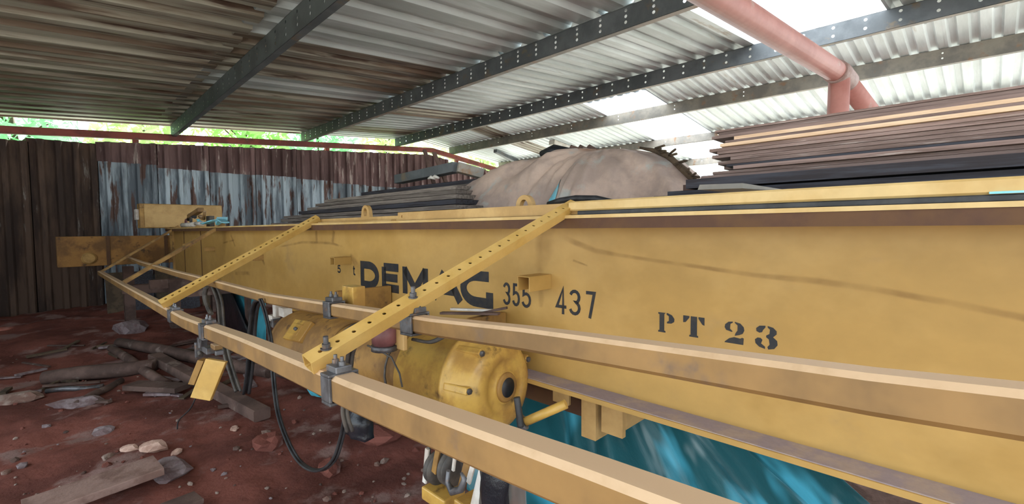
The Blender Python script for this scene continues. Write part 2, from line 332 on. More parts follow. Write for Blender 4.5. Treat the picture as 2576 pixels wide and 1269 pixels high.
for i, (x, lab, ws, W, mt) in enumerate(PX):
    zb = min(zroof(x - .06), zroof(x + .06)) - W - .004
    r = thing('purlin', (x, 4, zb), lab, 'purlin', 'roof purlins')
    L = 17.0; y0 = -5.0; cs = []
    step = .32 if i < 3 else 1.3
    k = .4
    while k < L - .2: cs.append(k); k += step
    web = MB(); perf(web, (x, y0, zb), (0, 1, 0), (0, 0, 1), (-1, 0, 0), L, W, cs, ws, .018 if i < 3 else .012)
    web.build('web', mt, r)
    MB().box(x, x + .075, y0, y0 + L, zb, zb + .004).box(x + .071, x + .075, y0, y0 + L, zb + .004, zb + .025).build('bottom_lip', m_purlinl if i > 0 else m_purlin, r)  # paler steel on the lip stands in for the light it catches
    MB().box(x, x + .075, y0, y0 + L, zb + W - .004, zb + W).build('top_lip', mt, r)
    zc = zbeam(x) + .064
    if zb - zc > .01:
        MB().box(x - .03, x + .08, 11.9, 11.97, zc, zb).build('cleat', m_purlin, r)

# ------------------------------------------------------------------ red pipe frame
pf = thing('roof_tie', P(2115, 285, 3.6), 'large faded red steel pipe crossing below the skylight and forking to a post', 'pipe')
nd = ORG + ray(2112, 186) * 3.0
a0 = ORG + ray(1812, 0) * 2.02
di = (a0 - nd).normalized(); a1 = nd + di * 5.2; a1.z = nd.z + (a1.z - nd.z) * .3
MB().tube([nd, nd + di * 5.5], .062, 24).build('tie_pipe', m_pipe, pf)
b1 = ORG + ray(2180, 272) * 3.28
dd = (b1 - nd).normalized()
MB().tube([nd, nd + dd * 1.75], .06, 20).build('brace_pipe', m_pipe, pf)
MB().tube([nd + Vector((0, 0, .02)), (nd.x, nd.y, 0)], .06, 20).build('post', m_pipe, pf)
MB().tube([nd + di * .09, nd, nd + dd * .12], .071, 20).build('weld_collar', mat('worn_collar', (176, 150, 144), (150, 120, 112), scale=8, rough=.6), pf)

# ------------------------------------------------------------------ girder
T0, T1 = -4.0, 10.3; NW = 1.75
gd = thing('crane_girder', g(3, 2, -.75), 'long ochre yellow crane box girder with black lettering and numbers', 'crane girder')
webm = MB().gbox(T0, T1, NW, NW + .42, -.73, .041).build('web_box', m_paint, gd)
MB().gbox(T0, T1 - .02, NW - .135, NW + .5, .041, .055).build('top_flange', m_cream, gd)
MB().gbox(T0, T1 - .05, NW - .131, NW - .121, -.002, .041).build('brown_lip', m_brown, gd)['label'] = 'dark brown lip below the top flange'  # dark brown strip set below the flange edge
MB().gbox(T0, T1 - .02, NW - .115, NW + .45, -.75, -.73).build('bottom_flange', m_paint, gd)
MB().gbox(T0, T1 - .05, NW - .108, NW - .001, -.7305, -.7265).build('dust_layer', m_dust, gd)['label'] = 'grey dusty layer on the ledge'
MB().gbox(T1 - .01, T1 + .012, NW - .03, NW + .45, -.74, .06).build('end_plate', m_paint_far, gd)
# vertical weld seams and stub brackets
for t in (8.3, 9.45): MB().gbox(t, t + .02, NW - .006, NW, -.7, 0).build('weld_seam', m_brown, gd)
def stub(t, h, ln=.15, w=.075, hh=.065, mt=m_paint):
    m = MB()
    m.gbox(t, t + .006, NW - ln, NW, h - hh, h); m.gbox(t, t + w, NW - ln, NW, h - .006, h); m.gbox(t + w - .006, t + w, NW - ln, NW, h - hh, h)
    return m.build('stub_bracket', mt, gd, bevel=.002)
stub(1.44, -.225, .16, .08, .072); stub(3.50, -.215, .14, .08, .06)
stub(5.55, -.27, .10, .05, .06, m_paint_far); stub(7.55, -.23, .12, .06, .05, m_paint_far); stub(8.9, -.2, .12, .06, .05, m_paint_far)
for (x0, y0, x1, y1) in [(592, 680, 628, 695), (655, 640, 668, 672), (555, 605, 590, 612)]:
    a = P(x0, y1, NW - .004); b = P(x1, y0, NW - .004)
def scuff(pts, wd, name='scuff'):
    """a brown scuffed streak painted on the web, as a thin strip with UVs"""
    ps = [P(x, y, NW - .0015) for x, y in pts]; vs = []; n = len(ps)
    for i, p in enumerate(ps):
        d = (ps[min(i + 1, n - 1)] - ps[max(i - 1, 0)]).normalized(); s = d.cross(gn).normalized() * wd[i] / 2
        vs += [p + s, p - s]
    m = MB().add(vs, [(2 * i, 2 * i + 2, 2 * i + 3, 2 * i + 1) for i in range(n - 1)]); o = m.build(name, m_stain, webm)
    uv = o.data.uv_layers.new(name='UVMap')
    for lp in o.data.loops:
        uv.data[lp.index].uv = ((lp.vertex_index // 2) / (n - 1), lp.vertex_index % 2)
    return o
scuff([(1400, 590), (1450, 612), (1500, 632), (1560, 643), (1640, 655), (1760, 672), (1900, 693), (2040, 706), (2200, 728), (2400, 765), (2576, 800), (2700, 830)], [.03, .035, .03, .022, .02, .02, .022, .028, .025, .025, .025, .02])
scuff([(1380, 560), (1370, 620), (1355, 690)], [.10, .14, .06]); scuff([(1360, 720), (1362, 750), (1360, 775)], [.03, .05, .03])
scuff([(1440, 655), (1480, 670)], [.015, .01]); scuff([(700, 622), (760, 610), (830, 612), (866, 622)], [.02, .03, .03, .02])
scuff([(795, 580), (797, 612)], [.06, .06]); scuff([(840, 580), (836, 612)], [.06, .06]); scuff([(590, 688), (630, 688)], [.06, .06])
scuff([(560, 612), (590, 604)], [.03, .03]); scuff([(580, 590), (592, 622)], [.05, .04]); scuff([(880, 640), (900, 670), (905, 700)], [.05, .09, .06])
scuff([(655, 640), (666, 668)], [.08, .05]); scuff([(463, 582), (466, 640)], [.04, .03])

# lettering -------------------------------------------------------
def lp(t, h, k=.0012): return g(t, NW - k, h)
def stroke(m, pts, wd, closed=False):
    n = len(pts); L = []; Rr = []
    for i, p in enumerate(pts):
        a = pts[i - 1] if (i > 0 or closed) else None; b = pts[(i + 1) % n] if (i < n - 1 or closed) else None
        p = Vector(p); d1 = (p - Vector(a)).normalized() if a is not None else None; d2 = (Vector(b) - p).normalized() if b is not None else None
        if d1 is None: d1 = d2
        if d2 is None: d2 = d1
        n1 = Vector((-d1.y, d1.x)); n2 = Vector((-d2.y, d2.x)); mm = (n1 + n2)
        mm = mm.normalized() if mm.length > .05 else n1; k = min(1 / max(.35, mm.dot(n1)), 2.2)
        L.append(p + mm * wd / 2 * k); Rr.append(p - mm * wd / 2 * k)
    vs = [lp(-q.x, q.y) for q in L] + [lp(-q.x, q.y) for q in Rr]
    rng = range(n if closed else n - 1)
    m.add(vs, [(i, (i + 1) % n, n + (i + 1) % n, n + i) for i in rng])
def arc(cx, cy, rx, ry, a0, a1, n=10): return [(cx + rx * math.cos(math.radians(a0 + (a1 - a0) * i / n)), cy + ry * math.sin(math.radians(a0 + (a1 - a0) * i / n))) for i in range(n + 1)]
def glyph(ch, tl, tr, hb, ht, wd):
    """centre-line strokes in a unit box mapped on the web (x axis runs along -t)"""
    m = MB(); x0, x1 = -tl + wd / 2, -tr - wd / 2; y0, y1 = hb + wd / 2, ht - wd / 2
    def T(ps): return [(x0 + u * (x1 - x0), y0 + v * (y1 - y0)) for u, v in ps]
    s = lambda ps, c=False: stroke(m, T(ps), wd, c)
    if ch == 'D': s([(0, 0), (0, 1), (.45, 1)] + arc(.45, .5, .55, .5, 80, -80, 10) + [(.45, 0)], True)
    if ch == 'E': s([(0, -.0), (0, 1)]); s([(0, 1), (1.08, 1)]); s([(0, .5), (1, .5)]); s([(0, 0), (1.08, 0)])
    if ch == 'M': s([(0, -.13), (0, 1.1)]); s([(0, 1), (.5, .12), (1, 1)]); s([(1, -.13), (1, 1.1)])
    if ch == 'A': s([(-.05, -.12), (.42, 1.02)]); s([(.52, 1.02), (1.05, -.12)]); s([(.2, .28), (.82, .28)])
    if ch == 'G': s([(1.0, 1), (.5, 1)] + arc(.5, .5, .5, .5, 100, 260, 12) + [(.55, 0), (1.02, 0), (1.02, .42)])
    if ch == '3': s(arc(.45, .74, .52, .26, 160, -70, 9) + arc(.45, .26, .55, .26, 80, -165, 9))
    if ch == '5': s([(1, 1), (.12, 1), (.08, .56)] + arc(.45, .31, .55, .31, 110, -160, 10))
    if ch == '4': s([(.72, -.1), (.72, 1.05), (0, .24), (1.1, .24)])
    if ch == '7': s([(0, 1), (1, 1), (.45, -.1)])
    if ch == 't': s([(.3, 1), (.3, .1), (.9, 0)]); s([(0, .7), (.8, .7)])
    m.build('letter', m_black, webm); return m
for ch, x0, x1 in [('D', 907.5, 954), ('E', 961, 1006), ('M', 1013, 1077), ('A', 1086, 1162), ('G', 1158, 1239)]:
    glyph(ch, P(x0, 700, NW).__sub__(ORG).dot(gt), P(x1, 700, NW).__sub__(ORG).dot(gt), -.449, -.241, .058)
for ch, x0, x1 in [('3', 1266, 1284), ('5', 1289, 1308), ('5', 1313, 1336), ('4', 1398, 1426), ('3', 1433, 1461), ('7', 1471, 1499)]:
    glyph(ch, (P(x0, 700, NW) - ORG).dot(gt), (P(x1, 700, NW) - ORG).dot(gt), -.411, -.289, .0155)
glyph('5', (P(850, 700, NW) - ORG).dot(gt), (P(858, 700, NW) - ORG).dot(gt), -.36, -.29, .014)
glyph('t', (P(888, 700, NW) - ORG).dot(gt), (P(896, 700, NW) - ORG).dot(gt), -.365, -.28, .014)
STN = {  # stencil letters: filled outlines with stencil breaks, unit box
 'P': [[(0, 0), (.46, 0), (.46, .08), (.38, .1), (.38, .92), (.46, 1), (0, 1), (0, .92), (.08, .9), (.08, .1), (0, .08)],
       [(.52, 1), (.6, 1), (.85, .92), (1, .75), (.98, .6), (.82, .5), (.55, .48), (.55, .56), (.66, .62), (.66, .85), (.52, .92)]],
 'T': [[(.3, 0), (.72, 0), (.72, .08), (.66, .1), (.66, 1), (.36, 1), (.36, .1), (.3, .08)],
       [(0, 1), (.3, 1), (.3, .92), (.12, .68), (0, .66)], [(.72, 1), (1, 1), (1, .62), (.9, .66), (.72, .92)]],
 '2': [[(.42, 1), (.2, .97), (.03, .84), (.0, .7), (.08, .58), (.24, .55), (.36, .52), (.42, .55), (.28, .66), (.3, .88), (.42, .95)],
       [(.52, 1), (.8, .95), (.97, .8), (1, .65), (.92, .5), (.75, .42), (.52, .36), (.56, .48), (.66, .62), (.66, .85), (.52, .95)],
       [(0, 0), (.96, 0), (.98, .3), (.9, .32), (.8, .27), (.5, .3), (.25, .22), (.04, .06)]],
 '3': [[(.46, 1), (.2, .97), (.05, .85), (.06, .72), (.2, .66), (.32, .7), (.36, .8), (.46, .92)],
       [(.56, 1), (.8, .95), (.95, .82), (.95, .68), (.8, .54), (.98, .4), (1, .22), (.86, .04), (.6, -.02), (.56, .08), (.66, .2), (.62, .42), (.5, .5), (.5, .58), (.64, .66), (.66, .85), (.56, .93)],
       [(.46, -.02), (.2, .04), (.03, .18), (.0, .34), (.12, .44), (.26, .44), (.34, .36), (.28, .2), (.46, .08)]]}
for ch, x0, x1 in [('P', 1657, 1698), ('T', 1720, 1774), ('2', 1825, 1875), ('3', 1902, 1960)]:
    a = (P(x0, 700, NW) - ORG).dot(gt); b = (P(x1, 700, NW) - ORG).dot(gt); m = MB()
    for poly in STN[ch]: m.add([lp(a + (b - a) * u, -.424 + .08 * v) for u, v in poly], [tuple(range(len(poly)))])
    m.build('letter', m_black, webm)

# lifting lugs welded on the flange
def lug(t, r, hh, nn=NW - .05, th=.03):
    m = MB(); n = 16; out = []; inn = []
    for i in range(n + 1):
        a = math.pi * i / n; out.append((r * math.cos(a), hh - r + r * math.sin(a)))
    hc = hh - r * 1.05; loop = [(r * 1.35, 0)] + out + [(-r * 1.35, 0)]; k = len(loop)
    hole = []
    for i in range(k):
        x, y = loop[i]; a = math.atan2(y - hc, x); hole.append((math.cos(a) * r * .5, hc + math.sin(a) * r * .62))
    for nn2 in (nn, nn + th):
        pass
    v = [g(t + x, nn, .055 + y) for x, y in loop] + [g(t + x, nn, .055 + y) for x, y in hole] + [g(t + x, nn + th, .055 + y) for x, y in loop] + [g(t + x, nn + th, .055 + y) for x, y in hole]
    fs = []
    for i in range(k):
        j = (i + 1) % k
        fs += [(i, j, k + j, k + i), (2 * k + j, 2 * k + i, 3 * k + i, 3 * k + j), (j, i, 2 * k + i, 2 * k + j), (k + i, k + j, 3 * k + j, 3 * k + i)]
    return m.add(v, fs).build('lifting_lug', m_cream2, gd, bevel=.002)
lug(3.17, .055, .125); lug(1.64, .058, .118, nn=NW + .02)

# ------------------------------------------------------------------ bars lying on the girder top
tb = thing('square_tube', g(.5, 1.67, .09), 'thick cream yellow square tube lying on the girder top, right side', 'tube')
MB().sq([g(1.25, 1.665, .094), g(.4, 1.665, .095), g(-.1, 1.665, .094), g(-3.6, 1.665, .094)], .05, .042, .3).build('tube_wall', m_cream, tb)
MB().sq([g(1.2, 1.655, .0640), g(-3.6, 1.655, .0640)], .036, .018, .3).build('dark_strip', m_blk, tb)['label'] = 'black strip under the tube'  # dark strip filling the space between tube and flange
MB().gbox(-.16, -.04, 1.6355, 1.640, .0745, .080).build('blue_smear', m_bluec, tb)
fb = thing('flat_bar', g(2, 1.68, .08), 'flat yellow bar with a hole in its end lying on the girder top', 'bar')
m = MB(); perf(m, g(1.22, 1.665, .059), gt, gh, -gn, 1.45, .048, [1.40], [.024], .010, .006); m.build('bar_face', m_cream2, fb)
MB().gbox(1.22, 2.67, 1.6662, 1.70, .1055, .110).gbox(1.22, 2.67, 1.672, 1.70, .055, .1055).build('bar_back', m_cream2, fb)
fb2 = tag(MB().gbox(2.70, 3.95, 1.70, 1.74, .055, .092).gbox(2.75, 3.9, 1.66, 1.70, .055, .066).build('angle_bar', m_cream2, bevel=.002), 'narrow yellow angle bar on the girder top behind the left lifting lug', 'bar')
h_ = [P(x, y, 1.9) for x, y in [(1380, 515), (1410, 505), (1450, 499), (1500, 500), (1550, 512)]]
tag(MB().tube(h_, .016, 10).build('hose', m_blk), 'black hose arching above the girder top in front of the beige tarp', 'hose')

# ------------------------------------------------------------------ rails
def lerp(a, b, k): return a + (b - a) * k
FR = [(10.0, .70, -.665), (7.43, .69, -.643), (3.38, .62, -.552), (2.047, .575, -.462), (1.045, .535, -.402), (.589, .54, -.381), (.366, .555, -.377), (.192, .565, -.375), (-.5, .62, -.372), (-1.2, .68, -.37)]
MR = [(10.4, 1.12, -.47), (7.91, .98, -.43), (5.435, .95, -.415), (4.036, .94, -.40), (2.797, .91, -.385), (2.004, .885, -.345), (1.14, .84, -.297), (.737, .81, -.262), (.359, .78, -.236), (.077, .74, -.212), (-.05, .72, -.197), (-.6, .66, -.15), (-1.2, .6, -.10)]
fr = thing('square_rail', g(3, .6, -.6), 'nearest yellow square steel rail running from lower right to far left', 'rail', 'square steel rails')
MB().sq([g(*p) for p in FR], .066, .072, .3).build('rail_tube', m_rail, fr)
mr = thing('square_rail', g(3, .9, -.45), 'inner yellow square steel rail passing between the lettering and the hoist', 'rail', 'square steel rails')
MB().sq([g(*p) for p in MR], .054, .054, .3).build('rail_tube', m_rail, mr)
def onrail(PL, x):
    for i in range(len(PL) - 1):
        if PL[i][0] >= x >= PL[i + 1][0]:
            k = (PL[i][0] - x) / (PL[i][0] - PL[i + 1][0]); return g(*[lerp(PL[i][j], PL[i + 1][j], k) for j in range(3)]), (g(*PL[i + 1]) - g(*PL[i])).normalized()
def clamp(PL, t, w, name_label, sz, hang=.04):
    p, d = onrail(PL, t); side = d.cross(Z).normalized(); up = side.cross(d)
    r = thing('rail_clamp', p, name_label, 'clamp', 'steel clamps on the rails')
    a = sz / 2 + .001; m = MB()
    for (c, ax, ay, az) in ((up * (a + .004), d * w, side * (a + .008), up * .004), (-up * (a + .004), d * w, side * (a + .008), up * .004), (side * (a + .004), d * w, side * .004, up * a), (-side * (a + .004), d * w, side * .004, up * a)):
        m.obox(p + c, ax, ay, az)
    m.build('strap', m_steel, r, bevel=.002)
    m = MB()
    m.obox(p + up * (a + .016), d * w * 1.15, side * .022, up * .009)
    m.build('top_plate', m_steel, r, bevel=.003)
    for s in (-1, 1):
        c = p + up * (a + .024) + d * (s * w * .75); MB().lathe(c, c + up * .02, [(0, .009), (.012, .009), (.012, .005), (.024, .005)], 10, False).build('bolt', m_steel, r)
    return r
clamp(MR, 1.93, .035, 'grey steel clamp on the inner rail beside the small yellow block', .054)
clamp(MR, 1.27, .035, 'grey steel clamp on the inner rail right behind the big perforated arm', .054)
clamp(FR, 1.16, .028, 'bulky grey clamp on the nearest rail beside the foot of the big arm', .062)
clamp(FR, 2.75, .05, 'grey clamp on the nearest rail above the hanging yellow box', .062)
clamp(FR, 3.75, .04, 'small dark clamp on the nearest rail below the second long arm', .062)
yb = tag(MB().obox(P(890, 745, .97), gt * .05, gn * .03, gh * .045).build('junction_block', m_motor, bevel=.004), 'small yellow block standing on the inner rail near the lettering', 'block')

# ------------------------------------------------------------------ perforated arms
def arm(p0, p1, label, mt, wd=.05, dp=.03, holes=26, r=.0058, ext0=.03, ext1=.02, roll=0, tip=0):
    p0, p1 = Vector(p0), Vector(p1); u = (p1 - p0).normalized(); p0 = p0 - u * ext0; p1 = p1 + u * ext1; L = (p1 - p0).length
    w = gt.copy(); w = (w - u * w.dot(u)).normalized(); nr = w.cross(u).normalized()
    if nr.z < 0: nr = -nr
    ro = math.radians(roll); w, nr = w * math.cos(ro) + nr * math.sin(ro), nr * math.cos(ro) - w * math.sin(ro)
    r_ = thing('perforated_arm', p1, label, 'support arm', 'perforated arms between girder and rails')
    cs = [.04 + (L - .08) * i / (holes - 1) for i in range(holes)]
    m = MB(); perf(m, p0 - w * wd / 2 + nr * dp / 2, u, w, nr, L, wd, cs, [wd * .5], r, .004)
    m.add([v - nr * .004 for v in []], []) ; m.build('perforated_face', mt, r_)
    m = MB(); c = (p0 + p1) / 2
    for s in (-1, 1): m.obox(c + w * s * (wd / 2 - .002) - nr * .0005, u * L / 2, w * .002, nr * (dp / 2))
    m.obox(c + w * (wd / 2 - .006) - nr * (dp / 2 - .0015), u * L / 2, w * .005, nr * .0015)
    m.obox(c - w * (wd / 2 - .006) - nr * (dp / 2 - .0015), u * L / 2, w * .005, nr * .0015)
    m.build('side_channel', mt, r_)
    MB().obox(c - nr * (dp / 2 + .001), u * L / 2, w * (wd / 2), nr * .001).build('bottom_plate', mt, r_)
    for k in ([.72, .955] if tip else []):
        q = p0.lerp(p1, k) + nr * (dp / 2)
        MB().lathe(q - Z * .004, q + Z * .04 + nr * .015, [(0, .016), (.004, .016), (.004, .011), (.016, .011), (.016, .007), (.036, .007)], 12, False).build('bolt', m_steel, r_)
    return r_
arm(g(1.27, 1.68, .092), g(1.25, .545, -.340), 'big yellow perforated arm from the girder top across the lettering to the near rail', m_arm, .046, .040, 24, .0066, roll=24, tip=1, ext1=.055)
arm(g(3.95, 1.66, .085), g(3.99, .605, -.50), 'second yellow perforated arm, left of the lettering, bent at the girder top', m_arm, .058, .046, 26, .0095, roll=24)
arm(g(6.95, 1.7, .07), g(6.9, .70, -.57), 'third arm, dull yellow, just right of the shortest arm at the far end', m_armold, .085, .035, 16, .006)
arm(g(9.7, 1.7, .07), g(9.8, .715, -.62), 'farthest and shortest dull yellow arm near the back wall', m_armold, .07, .03, 14, .006)

# ------------------------------------------------------------------ hoist
E0 = g(1.47, 1.46, -.72); E1 = g(3.3, 1.24, -.77); ax = (E1 - E0).normalized(); HL = (E1 - E0).length
ho = thing('electric_hoist', g(2.2, 1.3, -.95), 'grimy yellow electric chain of drum and motors hanging beside the girder', 'hoist')
ho['label'] = 'grimy yellow electric hoist with round motor covers beside the girder'
ecv = MB().lathe(E0, E1, [(0, .075), (.004, .078), (.006, .125), (.0, .13), (.004, .17), (.012, .19), (.035, .212), (.07, .228), (.16, .236), (.162, .247), (.185, .247), (.187, .238), (.5, .238), (.502, .2)], 56).build('end_cover', m_motor, ho)
MB().lathe(E0 - ax * .012, E1, [(0, .0), (0.0, .06), (.003, .066), (.02, .07)], 32).build('hub_ring', m_motord, ecv)
MB().lathe(E0 - ax * .016, E1, [(0, .0), (.001, .044), (.012, .046)], 24).build('hub_hole', m_blk, ecv)['label'] = 'black round opening in the cover centre'
MB().lathe(E0 + ax * .5, E1, [(0, .17), (.62, .17), (.62, .19), (.66, .19)], 48).build('rope_drum', m_motord, ho)
MB().lathe(E0 + ax * 1.16, E1, [(0, .15), (.004, .2), (.62, .205), (.62, .217), (.65, .217), (.652, .13), (.8, .12), (.82, .09)], 48).build('motor_drum', m_motord, ho)
sx = ax.cross(Z).normalized(); sz = sx.cross(ax)
def rad(a): return sx * math.cos(math.radians(a)) + sz * math.sin(math.radians(a))
for a in (58, 92, 126, 170, 215, 20):
    for k in (.02,):
        c = E0 + ax * .05 + rad(a) * .20
        MB().obox(c + ax * .05 + rad(a) * .022, ax * .075, rad(a + 90) * .017, rad(a) * .016).build('cover_boss', m_motor, ecv, bevel=.006)
        cc = c + rad(a) * .022 - ax * .037; MB().lathe(cc, cc + ax, [(0, .007), (.002, .013), (.012, .014), (.013, .006), (.03, .006)], 6, False).build('cover_bolt', m_steel, ecv)
c = E0 + ax * 1.52 + rad(140) * .205   # small cover plate with its latch
MB().obox(c, ax * .10, rad(50) * .07, rad(140) * .016).obox(c + ax * .02 + rad(140) * .014, ax * .06, rad(50) * .04, rad(140) * .006).build('inspection_plate', m_motor, ho, bevel=.006)
MB().lathe(c + rad(140) * .016, c + rad(140) * .04, [(0, .012), (.02, .01)], 12).build('latch_screw', m_steel, ho)
for k in (.62, 1.1): MB().tube([E0 + ax * k + rad(a) * .197 for a in range(0, 361, 15)], .006, 6).build('cable_loop', m_hose, ho)
# hanging bracket to the girder
MB().gbox(1.75, 1.79, 1.5, 1.745, -.62, -.45).build('mount_bracket', m_motord, ho, bevel=.004)
MB().gbox(2.9, 2.94, 1.35, 1.745, -.62, -.4).build('mount_bracket', m_motord, ho, bevel=.004)
# connection box with dull red body
cb = P(967, 850, 1.0)
MB().lathe(cb + Vector((0, 0, .05)), cb - Vector((0, 0, .06)), [(0, .03), (.001, .052), (.07, .052), (.072, .045), (.1, .045)], 20).build('terminal_box', m_red2, ho)
MB().lathe(cb - Vector((0, 0, .03)), cb - Vector((0, 0, .08)), [(0, .055), (.022, .055)], 20).build('terminal_collar', m_steel, ho)
MB().obox(P(1003, 845, 1.04), gt * .05, gn * .01, gh * .055).build('cover_plate', m_cream2, ho, bevel=.004)
MB().tube([P(x, y, 1.05) for x, y in [(925, 870), (950, 880), (985, 900), (1005, 940), (1012, 975)]], .0045, 6).build('thin_wire', m_hose, ho)
# white electrical fittings at the far end of the hoist
fitb = P(705, 790, 1.35)
for q, (x, y, sx_, sy_) in enumerate([(700, 775, .02, .06), (718, 785, .035, .03), (690, 800, .03, .02), (694, 812, .02, .03)]):
    MB().obox(P(x, y, 1.16), gt * sx_ * 1.3, gn * .03, gh * sy_).build('contactor', m_white if q != 3 else m_steel, ho, bevel=.004)
# pin bar in front of the brackets, big washer
pb = thing('pin_bar', P(1370, 1040, 1.25), 'short round yellow bar sticking out right of the hoist cover', 'bar')
MB().tube([P(1322, 1062, 1.24), P(1424, 1017, 1.32)], .017, 16).build('bar_rod', m_motor, pb)
MB().lathe(P(1308, 1068, 1.23), P(1424, 1017, 1.32), [(0, .028), (.022, .028)], 18).build('washer', m_steel, pb)
# planks/wood on hoist top below lettering
for q, (x0, y0, x1, y1, wd, mt, lab) in enumerate([(1110, 788, 1255, 790, .03, m_wood, 'longest brown wood strip lying on the hoist under the lettering'), (1135, 778, 1240, 782, .022, m_white, 'pale wood strip lying on the hoist under the lettering'), (1200, 790, 1275, 775, .02, m_wood, 'short reddish wood strip tilted up at its right end under the numbers')]):
    a, b = P(x0, y0, 1.50 + .05 * q), P(x1, y1, 1.62 + .02 * q)
    tag(MB().sq([a, b], wd, .012, .1).build('wood_strip', mt), lab, 'wood')

# hook block under the hoist
hb = thing('hook_block', P(1150, 1260, 1.0), 'hook block with yellow plate and sheaves hanging below the hoist', 'hook block')
N2 = 1.02
MB().obox(P(1115, 1245, N2), gt * .07, gn * .05, gh * .025).build('yoke', m_motor, hb, bevel=.006)
MB().obox(P(1190, 1275, N2), gt * .045, gn * .05, gh * .03).build('yoke', m_motor, hb, bevel=.006)
for x, rr in ((1100, .06), (1138, .065)):
    c = P(x, 1175, N2); MB().lathe(c - gt * .02, c + gt * .02, [(0, rr * .3), (0, rr), (.006, rr), (.014, rr * .8), (.022, rr), (.028, rr), (.028, rr * .3)], 28).build('sheave', m_hose, hb)
for (x0, y0, x1, y1, mt, wd) in [(1225, 1165, 1195, 1290, m_white, .05), (1180, 1150, 1160, 1230, m_motord, .03), (1075, 1130, 1068, 1215, m_white, .02), (1205, 1120, 1178, 1215, m_white, .02), (1108, 1100, 1092, 1190, m_motord, .025), (1150, 1100, 1140, 1185, m_white, .012)]:
    a, b = P(x0, y0, N2 - .03), P(x1, y1, N2 - .04); MB().sq([a, b], wd, .008, .2, up=-gn).build('side_plate', mt, hb)
for (x0, y0, x1, y1) in [(1078, 1060, 1080, 1190), (1120, 1060, 1128, 1190), (1148, 1060, 1165, 1180), (1105, 1060, 1100, 1190)]:
    MB().tube([P(x0, y0, N2 + .05), P(x1, y1, N2)], .007, 8).build('wire_rope', m_hose, hb)
MB().tube([P(x, y, N2 - .07) for x, y in [(1128, 1185), (1125, 1215), (1138, 1238), (1160, 1232), (1168, 1205), (1160, 1190)]], .009, 10, scale=[.8, 1, 1.5, 1.4, 1, .5]).build('hook', m_steel, hb)

# yellow brackets below the girder
ub = thing('girder_bracket', g(1.3, 1.95, -.95), 'yellow channel bracket bolted below the girder right of the hoist', 'bracket')
MB().gbox(1.25, 2.1, 1.98, 2.0, -1.0, -.756).build('back_plate', m_brown, ub)
MB().gbox(1.36, 1.46, 1.78, 1.80, -.87, -.756).build('small_plate', m_cream2, ub, bevel=.003)
MB().gbox(1.19, 1.27, 1.76, 1.78, -.985, -.756).gbox(1.19, 1.2, 1.78, 1.98, -.985, -.756).build('channel_leg', m_cream2, ub, bevel=.002)
MB().gbox(1.05, 1.16, 1.76, 1.79, -.93, -.756).gbox(1.05, 1.06, 1.79, 2.0, -.9, -.756).build('channel_leg', m_cream2, ub, bevel=.003)

# ------------------------------------------------------------------ end carriage
ec = thing('end_carriage', g(10.6, 1, -.6), 'weathered yellow end carriage beam crossing the far end of the girder', 'end carriage')
MB().gbox(10.4, 10.75, .22, 2.5, -.57, -.075).build('carriage_box', m_carr, ec, bevel=.01)
for n_ in (.82, 1.62): MB().gbox(10.385, 10.4, n_, n_ + .05, -.57, -.07).build('band', m_brown, ec)
MB().lathe(g(10.39, .60, -.44), g(10.3, .60, -.44), [(0, .1), (.01, .1), (.012, .075), (.014, .075)], 24).build('wheel_cap', m_paint_far, ec)
MB().gbox(10.32, 10.4, 1.7, 1.76, -.5, .02).build('joint_plate', m_paint_far, ec)
pbx = thing('panel_box', g(10.1, 1.9, .05), 'large flat yellow control panel box standing on the far girder end', 'box')
MB().gbox(10.0, 10.28, 1.24, 2.46, .057, .475).build('box_body', m_paint_far, pbx, bevel=.01)
MB().gbox(9.985, 10.0, 1.30, 2.45, .07, .465).build('box_lid', m_cream2, pbx, bevel=.006)
MB().gbox(10.1, 10.3, 1.2, 1.24, .2, .38).build('side_fitting', m_white, pbx, bevel=.004)
# clutter on far girder
cl = thing('cable_reel', g(8.6, 1.8, .07), 'black and cream cable bundle with metal fittings on the far girder top', 'cable')
for q, (x, y, r) in enumerate([(468, 560, .05), (480, 552, .06)]):
    c = P(x, y, 1.7); MB().tube([c + (gt * math.cos(a / 10 * 2 * math.pi) + gh * math.sin(a / 10 * 2 * math.pi)) * r for a in range(11)], .012, 6).build('cable_coil', m_hose if q else m_red2, cl)
MB().tube([P(459, 567, 1.68), P(488, 565, 1.68)], .035, 10).tube([P(493, 563, 1.68), P(510, 563, 1.68)], .03, 10).build('roller', m_white, cl)
MB().sq([P(478, 545, 1.72), P(505, 528, 1.72)], .08, .06, .2).build('lever_box', m_rail, cl)
MB().tube([P(474, 553, 1.72), P(478, 541, 1.72), P(490, 546, 1.72)], .03, 8).build('lever_arm', m_blk, cl)
MB().tube([P(515, 532, 1.74), P(512, 552, 1.74)], .02, 6).tube([P(503, 545, 1.74), P(512, 550, 1.74)], .03, 6).build('fitting', m_rail, cl)
bs = thing('blue_strap', g(7.9, 1.8, .07), 'crumpled bright blue strap lying on the far girder top', 'strap')
pts = [(498, 552), (505, 560), (518, 563), (530, 558), (542, 555), (556, 553), (567, 560)]
MB().sweep([P(x, y, 1.70 + .04 * math.sin(i * 2)) for i, (x, y) in enumerate(pts)], [(-.045, -.008), (.045, -.008), (.045, .008), (-.045, .008)], (0, 0, 1)).build('strap_run', m_bluec, bs)
MB().sweep([P(x, y, 1.72) for x, y in [(548, 562), (553, 552), (566, 552), (566, 562)]], [(-.03, -.03), (.03, -.03), (.03, .03), (-.03, .03)], (0, 0, 1)).build('strap_knot', m_bluec, bs)
MB().gbox(7.9, 8.1, 1.78, 1.84, .066, .22).build('slate_block', m_hose, bs)

